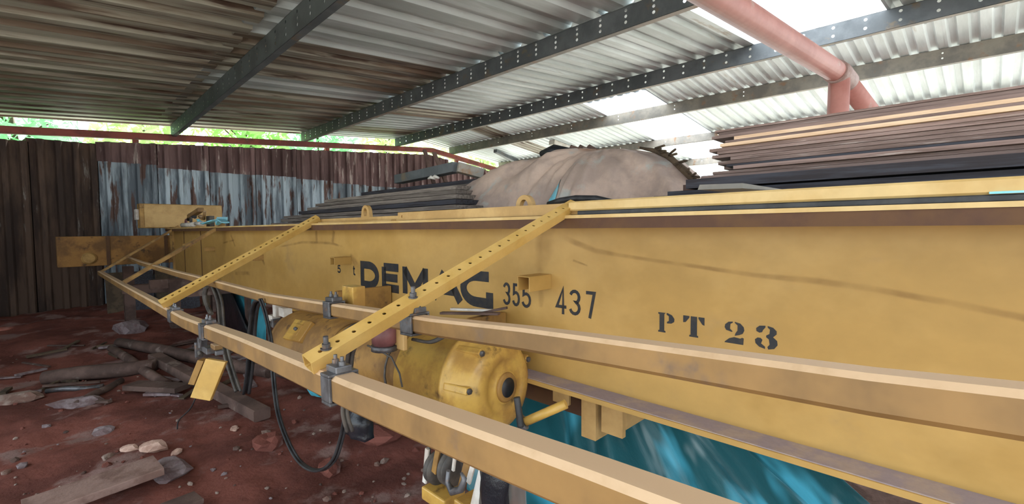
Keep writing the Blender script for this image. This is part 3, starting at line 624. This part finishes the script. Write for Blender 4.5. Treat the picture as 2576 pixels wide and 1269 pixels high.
# ------------------------------------------------------------------ hanging cables
def cable(pts, n, r, mt, label, strands=1, sp=.012, name='cable'):
    m = MB(); ps = []
    for k, q in enumerate(pts):
        nn = n if not isinstance(n, (list, tuple)) else n[k]; ps.append(P(q[0], q[1], nn))
    # smooth (Catmull-Rom)
    out = []
    for i in range(len(ps) - 1):
        p0, p1, p2, p3 = ps[max(i - 1, 0)], ps[i], ps[i + 1], ps[min(i + 2, len(ps) - 1)]
        for s in range(5):
            t = s / 5; out.append(.5 * ((2 * p1) + (p2 - p0) * t + (2 * p0 - 5 * p1 + 4 * p2 - p3) * t * t + (3 * p1 - p0 - 3 * p2 + p3) * t ** 3))
    out.append(ps[-1])
    r0 = thing(name, ps[0], label, 'cable', 'cables hanging from the rails')
    for s in range(strands):
        a = s * 2.4; off = [gt * (math.cos(a) * sp * (1 + .4 * math.sin(i * .5 + s))) + gn * (math.sin(a) * sp) if strands > 1 else Vector() for i in range(len(out))]
        MB().tube([p + q for p, q in zip(out, off)], r, 8).build('strand', mt, r0)
    return r0
cable([(655, 752), (668, 790), (682, 860), (688, 950), (700, 1040), (728, 1120), (760, 1168), (800, 1185), (838, 1160), (860, 1100), (872, 1030), (878, 960), (886, 880)], [.86, .88, .88, .86, .82, .8, .8, .8, .8, .8, .8, .82, .86], .0055, m_blk, 'dark cable bundle hanging in a deep loop in front of the red soil', 4, .007)
cable([(662, 752), (645, 765), (636, 820), (632, 880), (628, 940), (620, 990)], .92, .011, m_blk, 'thick black cable pair hanging straight in front of the blue tarp strip', 3, .016)
cable([(540, 722), (553, 760), (560, 830), (570, 890), (588, 950), (600, 985)], .95, .010, m_hose, 'grey cable bundle hanging left of the black gap near the blue tarp', 3, .016)
cable([(518, 722), (514, 745), (522, 775), (530, 790)], .98, .014, m_hose, 'short curved grey strap end dangling under the far part of the inner rail', 2, .01)
cable([(900, 850), (885, 880), (878, 920), (872, 990), (868, 1040), (880, 1085)], [.75, .75, .75, .76, .76, .78], .007, m_hose, 'short grey wire bunch hanging beside the bulky clamp', 3, .009)
cable([(492, 1002), (478, 1030), (450, 1058), (446, 1080)], .68, .005, m_blk, 'thin black wire hanging below the hanging yellow box', 1)
cable([(1300, 1000), (1306, 1040), (1310, 1075)], 1.15, .012, m_blk, 'black cable stub against the right rim of the hoist cover', 1)
cable([(1040, 855), (1080, 862), (1110, 850), (1125, 840)], [1.1, 1.12, 1.15, 1.18], .007, m_hose, 'grey cable curving over the hoist behind the inner rail', 2, .008)

# hanging yellow limit box + grey mechanism
lb = thing('limit_switch_box', P(520, 1000, .66), 'hanging yellow sheet metal box with grey mechanism above', 'box')
ux = (R0 + Z * -.18).normalized(); uy = (Z * .92 + R0 * .40).normalized(); uz = ux.cross(uy).normalized()
c = P(526, 955, .64); MB().obox(c, ux * .056, uy * .12, uz * .012).build('box_face', m_arm, lb, bevel=.003)
c2 = P(500, 935, .69); MB().obox(c2, ux * .02, uy * .085, uz * .03).build('box_side', m_motord, lb, bevel=.003)
for q, (x, y, a_, b_) in enumerate([(508, 862, .02, .03), (524, 880, .05, .018), (545, 872, .04, .012), (552, 888, .012, .012), (500, 880, .012, .045)]):
    MB().obox(P(x, y, .64), gt * a_, gn * .02, gh * b_).build('mechanism', m_steel if q != 2 else m_rail, lb, bevel=.004)
MB().tube([P(505, 855, .64), P(498, 875, .64), P(504, 895, .64)], .011, 8).build('lever', m_hose, lb)
MB().sq([P(515, 838, .62), P(512, 870, .62)], .03, .02, .1).build('hanger', m_steel, lb)

# black and clear bags
def bag(name, cx, y0, y1, wpx, n, mt, label, cat, seed):
    m = MB(); N = 14; Mv = 10; vs = []
    for j in range(Mv + 1):
        k = j / Mv; y = y0 + (y1 - y0) * k; c = P(cx, y, n); s = (P(cx + wpx, y, n) - c).length / 2
        rr = s * (.45 + .55 * min(1, k * 2.5))
        for i in range(N):
            a = 2 * math.pi * i / N; q = 1 + .35 * noise.noise(Vector((i * 1.3 + seed, k * 2.2, seed)))
            vs.append(c + (gt * math.cos(a) + gn * math.sin(a) * .6) * rr * q)
    fs = [(j * N + i, j * N + (i + 1) % N, (j + 1) * N + (i + 1) % N, (j + 1) * N + i) for j in range(Mv) for i in range(N)] + [tuple(range(N))[::-1], tuple(Mv * N + i for i in range(N))]
    return tag(m.add(vs, fs, True).build(name, mt), label, cat)
bag('plastic_bag', 1244, 1120, 1310, 62, .98, m_dark, 'black plastic bag hanging right of the hook block', 'bag', 1)
bag('plastic_bag', 1292, 1130, 1300, 50, 1.02, m_clear, 'clear plastic bag hanging at the bottom edge beside the black one', 'bag', 5)
bag('plastic_bag', 905, 1020, 1092, 48, .95, m_dark, 'small black plastic bundle hanging left of the hoist below the near rail', 'bag', 9)

# ------------------------------------------------------------------ tarps
def drape(A, B, amp, nf, name, mt, label, nu=60, nv=22, seed=0, sag=.05, warp=1.0):
    """cloth between two 3D polylines with folds that fan from A to B"""
    def at(PL, k):
        s = k * (len(PL) - 1); i = min(int(s), len(PL) - 2); return PL[i].lerp(PL[i + 1], s - i)
    vs = []
    for j in range(nv + 1):
        v = j / nv
        for i in range(nu + 1):
            u = i / nu; a, b = at(A, u), at(B, u); p = a.lerp(b, v)
            fl = (math.sin(u * nf * 6.28 + 1.6 * noise.noise(Vector((u * 4, v, seed)))) + .6 * math.sin(u * nf * 2.3 * 6.28 + 2) * (.4 + v) + 1.0 * noise.noise(Vector((u * 9, v * 1.3, seed + 4))) - 1.6 * abs(noise.noise(Vector((u * 14, v * 1.1, seed + 9)))))
            p = p + Vector((-.5, .2, .85)) * (fl * amp * (.35 + .65 * v)) - Z * (sag * math.sin(math.pi * v))
            p.z = max(p.z, gz(p.x, p.y) + .01)
            vs.append(p)
    m = MB().add(vs, [(j * (nu + 1) + i, j * (nu + 1) + i + 1, (j + 1) * (nu + 1) + i + 1, (j + 1) * (nu + 1) + i) for j in range(nv) for i in range(nu)], True)
    o = m.build(name, mt); uv = o.data.uv_layers.new(name='UVMap')
    for lq in o.data.loops: uv.data[lq.index].uv = ((lq.vertex_index % (nu + 1)) / nu, (lq.vertex_index // (nu + 1)) / nv)
    s = o.modifiers.new('thickness', 'SOLIDIFY'); s.thickness = .003
    return tag(o, label, 'tarp')
A = [g(2.3, 2.3, -1.15), g(1.9, 2.3, -.95), g(1.5, 2.25, -.85), g(1.2, 2.2, -.8), g(.9, 2.15, -.79), g(.6, 2.1, -.79)]
B = [Wz(1180, 1240, .1), Wz(1400, 1330, .1), Wz(1600, 1420, .1), Wz(1850, 1420, .1), Wz(2080, 1360, .12), Wz(2230, 1310, .15)]
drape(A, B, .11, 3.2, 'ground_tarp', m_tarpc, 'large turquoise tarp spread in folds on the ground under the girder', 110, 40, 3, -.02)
A = [P(572, 728, 2.2), P(620, 733, 2.2), P(668, 740, 2.2)]; B = [P(600, 865, 2.15), P(635, 868, 2.15), P(668, 872, 2.15)]
drape(A, B, .02, 2, 'hanging_tarp', m_tarpc2, 'turquoise tarp strip hanging below the girder left of the hoist', 24, 12, 8, 0)
A = [Wz(765, 968, .12), Wz(810, 960, .14), Wz(860, 978, .12)]; B = [Wz(785, 1000, .03), Wz(825, 1006, .03), Wz(870, 1022, .03)]
drape(A, B, .02, 2, 'crumpled_tarp', m_tarpc2, 'small crumpled turquoise tarp on the soil below the hoist motor', 16, 8, 12, 0)
A = [P(545, 725, 2.1), P(582, 733, 2.1)]; B = [P(545, 885, 2.05), P(648, 885, 2.05)]
tag(drape(A, B, .02, 1.5, 'black_sheet', m_dark, 'x', 12, 8, 14, 0), 'black plastic sheet hanging left of the turquoise tarp strip', 'sheet')

# beige tarp heap behind the girder
prof = [(1150, 640), (1183, 530), (1200, 480), (1222, 452), (1262, 425), (1320, 410), (1380, 394), (1440, 374), (1480, 372), (1520, 376), (1600, 376), (1650, 384), (1690, 400), (1725, 430), (1750, 470), (1790, 560), (1830, 700)]
pr3 = [((P(x, y, 3.25) - ORG).dot(gt), P(x, y, 3.25).z) for x, y in prof]
def ph(t):
    for i in range(len(pr3) - 1):
        if pr3[i][0] >= t >= pr3[i + 1][0]:
            k = (pr3[i][0] - t) / (pr3[i][0] - pr3[i + 1][0]); return lerp(pr3[i][1], pr3[i + 1][1], k)
    return .3
def heap_pt(t, v, off=0):
    H = ph(t); k = max(0, 1 - abs(v) ** 1.8); z = .3 + (H - .3) * k ** .75
    an = math.atan2(v * .85, t - 2.15); rd = min(1, math.hypot(v * .85, t - 2.15) * 1.6)
    fold = .08 * noise.noise(Vector((t * 2.8 + v, v * 1.2, 2))) + .05 * noise.noise(Vector((t * 1.2, v * 2.5, 5))) + .02 * abs(noise.noise(Vector((t * 11 - v * 7, v * 5, 11))))
    q = an * 2.3 + 1.2 * noise.noise(Vector((t, v * 1.5, 31)))
    fold += rd * (.028 * (1 - 2 * abs(math.sin(q))) + .018 * (1 - 2 * abs(math.sin(q * 2.7 + 1))) + .07 * abs(noise.noise(Vector((an * 5, rd * 1.5, 3)))))
    p = g(t, 3.25 + v * .85 - fold * 1.1 * (1 if v < 0 else -1) - off, 0); p.z = z + fold * (.3 if abs(v) < .15 else .5); return p
m = MB(); NU, NV = 150, 80; vs = []
for j in range(NV + 1):
    v = -1 + 2 * j / NV
    for i in range(NU + 1):
        t = lerp(pr3[0][0], pr3[-1][0], i / NU); H = ph(t); k = max(0, 1 - abs(v) ** 2.2)
        z = .3 + (H - .3) * k ** .6
        p = heap_pt(t, v); vs.append(p)
m.add(vs, [(j * (NU + 1) + i, j * (NU + 1) + i + 1, (j + 1) * (NU + 1) + i + 1, (j + 1) * (NU + 1) + i) for j in range(NV) for i in range(NU)], True)
hp = thing('covered_heap', g(2.4, 3.25, -1.4), 'big rounded heap covered with a dusty beige tarp behind the girder', 'tarp')
m.build('tarp_cover', m_tarpb, hp)
# bright blue worn patch that follows the tarp front
def heap_front(t, z):
    H = ph(t); k = ((z - .3) / max(.05, H - .3)); k = min(.999, max(0, k)) ** (1 / .6); return -(1 - k) ** (1 / 2.2)
vs = []
for i in range(9):
    v = -.36 - .19 * i / 8; w2 = (.014 + .036 * min(1, i / 4)) * (1 if i < 7 else .8)
    for k in range(5):
        vs.append(heap_pt(2.30 - .02 * i / 8 + w2 * (1 - k / 2), v, .008))
MB().add(vs, [(i * 5 + k, i * 5 + k + 1, (i + 1) * 5 + k + 1, (i + 1) * 5 + k) for i in range(8) for k in range(4)], True).build('worn_patch', m_bluec, hp)['label'] = 'bright blue worn patch on the beige tarp'
# dark ragged ridge at the heap's right edge and dark bundle at the top
rg = thing('dry_branches', g(1.5, 3.2, .5), 'dark dry branches lying along the right slope of the beige tarp', 'branches')
rp = [(1610, 372), (1650, 380), (1680, 392), (1700, 410), (1722, 430), (1742, 450), (1760, 478)]
MB().tube([P(x, y, 3.2) for x, y in rp], .022, 8, scale=[.4, .8, 1.1, 1, 1.3, 1, .7]).build('stem', m_bark, rg)
for i in range(16):
    a = rp[1 + i % 5]; x, y = a[0] + random.uniform(-12, 12), a[1] + random.uniform(-8, 8)
    MB().tube([P(x, y, 3.2), P(x + random.uniform(-5, 26), y + random.uniform(-16, 8), 3.15)], .009, 5).build('twig', m_bark, rg)
db = thing('dark_bundle', g(2.4, 3.5, .68), 'dark torn cloth bundle on the peak of the beige tarp heap', 'cloth')
for q in range(5):
    x = 1440 + q * 11; MB().tube([P(x - 20, 400 - q * 3, 3.3), P(x, 372 + (q % 2) * 6, 3.35), P(x + 22, 376 + q, 3.3)], .03, 8, scale=[.3, 1, .3]).build('cloth_fold', m_plankd if q % 2 else m_wood, db)

# ------------------------------------------------------------------ timber behind the girder
rk = thing('timber_trestle', g(-.8, 2.6, -1.7), 'dark timber trestle carrying the plank stack behind the girder', 'trestle')
for t in (-.5, -1.8, -3.1):
    for n_ in (2.42, 2.95): MB().gbox(t - .05, t + .05, n_, n_ + .1, -1.78, .05).build('post', m_wood, rk)
    MB().gbox(t - .06, t + .06, 2.38, 3.1, .05, .145).build('cross_beam', m_wood, rk)
rk2 = thing('timber_trestle', g(5, 2.8, -1.7), 'timber trestle hidden behind the girder under the dark sheet pile', 'trestle')
for t in (4.3, 6.2):
    for n_ in (2.5, 3.5): MB().gbox(t - .05, t + .05, n_, n_ + .1, -1.85, -.02).build('post', m_wood, rk2)
    MB().gbox(t - .06, t + .06, 2.35, 3.75, -.02, .06).build('cross_beam', m_wood, rk2)
def plank(t0, t1, n0, n1, h0, h1, mt, label, group, name='plank', skew=0):
    o = MB().hexa([g(t0, n0 + skew, h0), g(t1, n0, h0), g(t1, n1, h0), g(t0, n1 + skew, h0), g(t0, n0 + skew, h1), g(t1, n0, h1), g(t1, n1, h1), g(t0, n1 + skew, h1)]).build(name, mt)
    return tag(o, label, 'plank', group)
# big dark beam and grey board at the base of the stack
plank(1.22, -3.4, 2.36, 2.62, .146, .168, m_plankd, 'lowest long dark board of the plank stack sticking out furthest left', 'planks in the high stack')
plank(1.16, -3.4, 2.40, 2.60, .170, .192, m_plankd, 'dark board on the lowest one in the plank stack', 'planks in the high stack')
plank(1.05, -3.4, 2.38, 2.60, .200, .246, m_plankd, 'thick dark blue-grey beam in the lower part of the plank stack', 'planks in the high stack')
plank(1.19, -3.4, 2.66, 2.95, .146, .246, m_wood, 'wide brown timber behind the dark beams at the stack base', 'planks in the high stack')
hh = .248; lay = 0
ORD = ['first', 'second', 'third', 'fourth', 'fifth', 'sixth', 'seventh', 'eighth', 'ninth', 'tenth', 'eleventh', 'twelfth', 'thirteenth', 'fourteenth', 'topmost']
specs = [(.99, .022, 0), (.93, .020, 0), (.82, .024, 0), (.86, .016, 1), (.90, .024, 2), (.84, .022, 0), (.93, .022, 0), (.90, .020, 0), (.94, .022, 0), (.93, .022, 3), (.86, .018, 0), (.87, .022, 3), (.93, .020, 0), (.90, .024, 0), (.92, .014, 0)]
desc = ['lower', 'lower', 'lower', 'lower', 'middle', 'middle', 'middle', 'middle', 'middle', 'upper', 'upper', 'upper', 'upper', 'upper', 'top']
for i, (t0, th, k) in enumerate(specs):
    n0 = 2.40 + random.uniform(-.012, .02); gap = .0015
    sk = random.uniform(-.01, .01)
    if k == 3:
        plank(t0 - .05, -3.4, n0 - .012, n0 + .2, hh, hh + th * .76 - gap, m_plankl, ('lower' if i == 9 else 'upper') + ' of the two pale freshly sawn planks in the stack', 'planks in the high stack', skew=sk)
    elif k == 1: plank(t0, -3.4, n0, n0 + .2, hh, hh + th * .76 - gap, m_plankd, 'narrow black-brown plank with a shadow gap in the lower stack', 'planks in the high stack', skew=sk)
    else: plank(t0, -3.4, n0, n0 + .2, hh, hh + th * .76 - gap, m_plank, 'weathered brown front plank, %s above the dark beams of the high stack' % ORD[i], 'planks in the high stack', skew=sk)
    n1 = n0 + .21 + random.uniform(.005, .02)
    plank(t0 + random.uniform(-.05, .06), -3.4, n1, n1 + .22, hh, hh + th * .76 - gap, m_plank, 'weathered brown plank in the back row of the high stack', 'brown back row planks in the high stack')
    hh += th * .76
# grey board with lit end lying beside the stack on the girder
gb = tag(MB().hexa([P(1755, 478, 2.15), P(1868, 474, 2.15), P(1990, 486, 2.3), P(1850, 486, 2.3), P(1760, 465, 2.15), P(1868, 461, 2.15), P(1990, 480, 2.35), P(1870, 480, 2.4)]).build('grey_board', m_purlinl), 'short grey board with pale top lying just above the girder tube', 'board')
tag(MB().hexa([P(x, y, n) for x, y, n in [(1982, 486, 1.72), (1992, 488, 1.69), (2006, 487, 1.72), (2000, 484, 1.75), (1985, 476, 1.72), (1990, 475, 1.7), (2000, 477, 1.72), (1996, 475, 1.74)]]).build('clod', m_stone), 'small clod of dried mud lying on the square tube top', 'clod')

# dark sheets / boards pile, left behind girder
hh = .062
for i in range(9):
    n0 = 2.38 + i * .07 + (.25 if i > 6 else 0); t1 = 7.4 - i * .16 + random.uniform(-.2, .2); th = .052 + random.uniform(-.004, .004)
    mt = m_pile if i not in (3, 8) else m_plankd
    t0 = 1.24 * n0 if i < 7 else 2.55
    plank(t1, t0, n0, n0 + .6, hh, hh + th - .012, mt, ['lowest', 'second', 'third', 'fourth', 'fifth', 'sixth', 'seventh', 'second from top', 'topmost'][i] + ' long dark board of the pile left of the beige tarp', 'dark boards in the left pile', 'board', skew=random.uniform(-.02, .05))
    hh += th
topz = hh
gbm = thing('concrete_beam', P(1100, 440, 3.2), 'grey square beam with pale end lying on top of the dark board pile', 'beam')
MB().sq([P(1003, 452, 3.1), P(1150, 421, 3.05)], .12, .10, .05).build('beam_body', m_purlin, gbm)
MB().sq([P(1150, 421, 3.05), P(1212, 438, 3.3)], .11, .10, .05).build('beam_end', m_purlinl, gbm)
for q, (x0, y0, x1, y1, mt, lab) in enumerate([(1092, 464, 1068, 378, m_wood, 'left leaning grey stick above the dark board pile'), (1122, 460, 1092, 385, m_wood, 'right leaning grey stick above the dark board pile')]):
    tag(MB().sq([P(x0, y0, 3.4), P(x1, y1, 3.5)], .045, .03, .1).build('stick', mt), lab, 'stick')
for q, (x, y) in enumerate([(1085, 450), (1095, 448)]):
    tag(MB().tube([P(x - 8, y, 3.0), P(x, y - 4, 3.0), P(x + 9, y, 3.0)], .02, 6, scale=[.5, 1, .5]).build('pebble', m_white), ['left', 'right'][q] + ' white lump in front of the grey beam', 'stone')
def RF(x, y, off=.09):
    d = ray(x, y); k = (4.247 + .13 * 7.9 - off - CH) / (d.z + .13 * d.x); return ORG + d * k
# loose steel pieces under the far roof
lp1 = tag(MB().sq([RF(1246, 380), RF(1325, 420)], .12, .10, .1).build('loose_channel', m_purlin), 'short dark steel channel leaning under the far roof slope', 'steel piece')
tag(MB().sq([RF(1388, 358), RF(1438, 377)], .2, .12, .1).build('white_block', m_white), 'short bright white timber end above the tarp peak', 'timber')
tag(MB().tube([P(1362, 388, 3.3), P(1395, 380, 3.3), P(1440, 384, 3.3)], .06, 10, scale=[.5, 1, .6]).build('dark_roll', m_dark), 'dark rolled sheet left of the white timber end', 'roll')

# ------------------------------------------------------------------ trestle + timber at far left
ft = thing('wooden_trestle', g(9.9, 1.6, -1.6), 'dark wooden trestle under the far girder end', 'trestle')
for (t, n_) in ((10.0, 1.05), (10.0, 2.3), (9.0, 1.5), (7.6, 2.2)):
    MB().gbox(t - .07, t + .07, n_ - .07, n_ + .07, -1.75, -.76 if n_ > 1.4 else -.58).build('post', m_wood, ft)
MB().gbox(9.92, 10.08, .9, 2.5, -.76, -.62).build('cross_beam', m_wood, ft) if False else None
MB().gbox(9.0, 9.12, 1.2, 2.5, -.9, -.758).build('cross_beam', m_wood, ft)
MB().gbox(7.55, 7.67, 1.4, 2.5, -.9, -.758).build('cross_beam', m_wood, ft)
ds = thing('panel_stack', g(8.8, 2.5, -1.6), 'dark old panels leaning under the far girder end behind the trestle', 'panels')
for q in range(5):
    a = g(11.0 - q * .02, 1.0 + q * .36, -1.75); MB().obox(a + Z * .5 + gt * .05, gn * .16, (Z * .5 + gt * .10), gt * .012).build('panel', m_plankd if q % 2 else m_bark, ds)
tag(MB().sq([g(9.55, .95, -.92), g(8.55, 2.6, -.90)], .16, .14, .1).build('timber', m_wood), 'thick dark timber running just below the far girder end', 'timber')
fs = thing('girder_support', g(-2.4, 1.95, -1.7), 'timber block support under the right part of the girder', 'support')
for k in range(4): MB().gbox(-2.6, -2.2, 1.6, 2.3, -1.755 + k * .25, -1.51 + k * .25).build('block', m_wood, fs)
def logp(px0, px1, r, label, mt=m_wood, sq=False, z0=.05, z1=.05, hgt=None, name='timber'):
    a = Wz(*px0, z0); b = Wz(*px1, z1)
    a.z = gz(a.x, a.y) + r * .8 + (z0 - .05); b.z = gz(b.x, b.y) + r * .8 + (z1 - .05)
    mid = a.lerp(b, .5)
    m = MB().sq([a, mid, b], r * 2, (hgt or r * 2), .2) if sq else MB().tube([a, a.lerp(b, .3) + Vector((0, 0, .01)), a.lerp(b, .7) - Vector((0, 0, .01)), b], r, 10, scale=[.9, 1, 1.05, .95])
    return tag(m.build(name, mt), label, 'timber', 'timbers lying on the soil')
logp((300, 872), (680, 945), .07, 'long round log lying behind the other timbers at the far girder end')
logp((110, 945), (390, 925), .08, 'thick brown log lying left of the crossing timbers')
logp((390, 905), (660, 1050), .07, 'squared timber slanting down right with a pale sawn end', sq=True, hgt=.10)
logp((280, 880), (420, 965), .05, 'thin branch slanting under the far end trestle')
logp((640, 925), (900, 985), .06, 'round log lying behind the cable loop below the hoist')
logp((115, 980), (260, 965), .025, 'thin pale grey pipe lying on the soil at left', m_steel, name='pipe')
logp((330, 975), (460, 985), .09, 'flat weathered board in front of the crossing timbers', sq=True, hgt=.05)
logp((190, 1010), (305, 955), .035, 'crooked pale branch lying on the soil at left')
logp((60, 1310), (400, 1195), .13, 'wide pale plank lying half buried at the bottom left', mat('pale_old_plank', (150, 122, 112), (124, 96, 86), scale=6, rough=.9, bump=.3), sq=True, hgt=.05)
logp((395, 1300), (500, 1255), .07, 'small grey board at the bottom edge of the picture', sq=True, hgt=.03)
def rock(c, s, seed, mt, label, group=None, flat=.6, sub=2):
    import bmesh
    bm = bmesh.new(); bmesh.ops.create_icosphere(bm, subdivisions=sub, radius=1)
    for v in bm.verts:
        q = 1 + .55 * noise.noise(v.co * 1.3 + Vector((seed * 3.1, seed, 0))); v.co = Vector((v.co.x * s[0] * q, v.co.y * s[1] * q, v.co.z * s[2] * q))
    me = bpy.data.meshes.new('rock'); bm.to_mesh(me); bm.free(); me.materials.append(mt)
    o = bpy.data.objects.new('stone', me); COL.objects.link(o); o.location = c; o.rotation_euler.z = seed; return tag(o, label, 'stone', group)
m_pale = mat('pale_rock', (206, 172, 156), (176, 140, 124), scale=12, rough=.9, bump=.4)
m_greyr = mat('grey_rock', (140, 126, 128), (112, 92, 92), scale=9, rough=.9, bump=.5)
for (x, y, s, mt, lab) in [(385, 1132, (.09, .06, .045), m_pale, 'brightest pale pink stone on the red soil'), (325, 1135, (.06, .035, .03), m_pale, 'pale stone just left of the brightest one'), (270, 1150, (.045, .03, .02), m_stone, 'small tan stone left of the pale pair'),
                           (430, 1180, (.16, .12, .05), m_greyr, 'wide flat grey rock near the bottom centre left'), (262, 1075, (.08, .06, .03), m_greyr, 'grey rock on the soil slope above the pale stones'), (445, 1133, (.05, .03, .02), m_pale, 'flat pale pebble right of the brightest stone'),
                           (590, 1080, (.05, .03, .015), m_pale, 'pale chip lying right of the thin hanging wire'), (675, 1115, (.12, .1, .06), m_dirt, 'lump of red soil beside the cable loop'), (950, 1105, (.18, .12, .08), m_dirt, 'big red soil lump below the black bundle'),
                           (200, 1010, (.2, .1, .06), m_greyr, 'grey mound stone beside the crooked branch'), (40, 1005, (.22, .12, .07), m_stone, 'dark stone at the left edge of the picture'), (830, 1165, (.1, .07, .05), m_dirt, 'round soil clod inside the cable loop'), (330, 845, (.2, .2, .12), m_greyr, 'dark stone under the far end carriage')]:
    p = Wz(x, y, .03); p.z = gz(p.x, p.y) + s[2] * .35; rock(p, s, len(lab) * .37, mt, lab)
for i in range(200):
    while True:
        x = random.uniform(0, 1150); y = random.uniform(900, 1269); p = Wz(x, y, .0)
        if p.y < 11: break
    s = random.uniform(.006, .022) * random.choice([.6, 1, 1, 1.8]); p.z = gz(p.x, p.y) + s * .3
    rock(p, (s, s * .8, s * .6), i, random.choice([m_stone, m_dirt, m_greyr, m_dirt, m_wood, m_stone]), 'small loose stone chip scattered on the red soil', 'loose stone chips', sub=1)
# debris twigs and wood chips
for i in range(46):
    x = random.uniform(0, 650); y = random.uniform(870, 1010); p = Wz(x, y, .05); a = random.uniform(0, 3.14); L = random.uniform(.1, .45)
    d = Vector((math.cos(a), math.sin(a), 0)) * L; e = p + d; p.z = gz(p.x, p.y) + .02; e.z = gz(e.x, e.y) + .03
    if e.y > 11.8 or p.y > 11.8: continue
    tag(MB().sq([p, e], random.uniform(.02, .07), random.uniform(.012, .03), .1).build('wood_scrap', random.choice([m_wood, m_bark, m_greyr])), 'loose wood scrap lying on the soil near the back wall', 'wood scrap', 'wood scraps on the soil')

# ------------------------------------------------------------------ trees outside
def tree(x, y, zt, rr, nleaf, mi, label, seed):
    random.seed(seed); r = thing('tree', (x, y, 0), label, 'tree', 'trees beyond the back wall')
    t = MB(); t.tube([(x, y, -.3), (x + .1, y, zt * .5), (x - .1, y + .1, zt * .9)], .11, 8, scale=[1, .7, .3]); t.build('trunk', m_bark, r)
    b = MB()
    for i in range(12):
        a = random.uniform(0, 6.28); z = random.uniform(zt * .45, zt * .85); e = Vector((x + math.cos(a) * rr * .9, y + math.sin(a) * rr * .9, z + random.uniform(.1, .9)))
        b.tube([(x, y, z), Vector((x, y, z)).lerp(e, .5) + Vector((0, 0, .15)), e], .03, 5, scale=[1, .6, .25])
    b.build('branches', m_bark, r)
    lf = MB()
    for i in range(nleaf):
        while True:
            v = Vector((random.uniform(-1, 1), random.uniform(-1, 1), random.uniform(-1, 1)))
            if v.length < 1 and noise.noise(v * 2.3 + Vector((seed, 0, 0))) > -.12: break
        c = Vector((x + v.x * rr, y + v.y * rr, zt * .78 + v.z * zt * .42)); s = random.uniform(.08, .26)
        u = Vector((random.gauss(0, 1), random.gauss(0, 1), random.gauss(0, .7))).normalized(); wv = u.cross(Vector((random.gauss(0, 1), random.gauss(0, 1), random.gauss(0, 1)))).normalized()
        k = .34 if i % 5 else .16; nn = u.cross(wv) * s * .12
        lf.add([c - u * s, c + wv * s * k - u * s * .1 + nn, c + u * s, c - wv * s * k - u * s * .1 + nn], [(0, 1, 2, 3)])
    o = lf.build('foliage', m_leafs[mi], r); o['kind'] = 'stuff'
tl = [(-3.0, 15.4, 5.2, 1.15, 1500, 0, 'pale green broad leaved tree at the left end beyond the wall'), (-.7, 15.0, 5.0, 1.1, 1400, 2, 'bluish green tree with long leaves beyond the wall at left'),
      (1.6, 15.3, 5.2, 1.15, 1500, 0, 'yellow green tree at the first purlin end'), (3.9, 15.2, 5.4, 1.15, 1500, 1, 'mid green tree seen between the first and second purlin ends'),
      (6.2, 15.6, 5.6, 1.15, 1500, 2, 'fine leaved tree seen right of the second purlin end'), (8.5, 15.4, 5.6, 1.15, 1500, 0, 'yellow green tree seen beyond the third purlin end'), (11.0, 15.8, 5.2, 1.2, 1200, 0, 'tree seen through the slit right of the fourth purlin end'), (13.6, 15.8, 5.2, 1.2, 1000, 1, 'last tree at the right behind the beige tarp heap')]
for i, a in enumerate(tl): tree(*a, 40 + i)
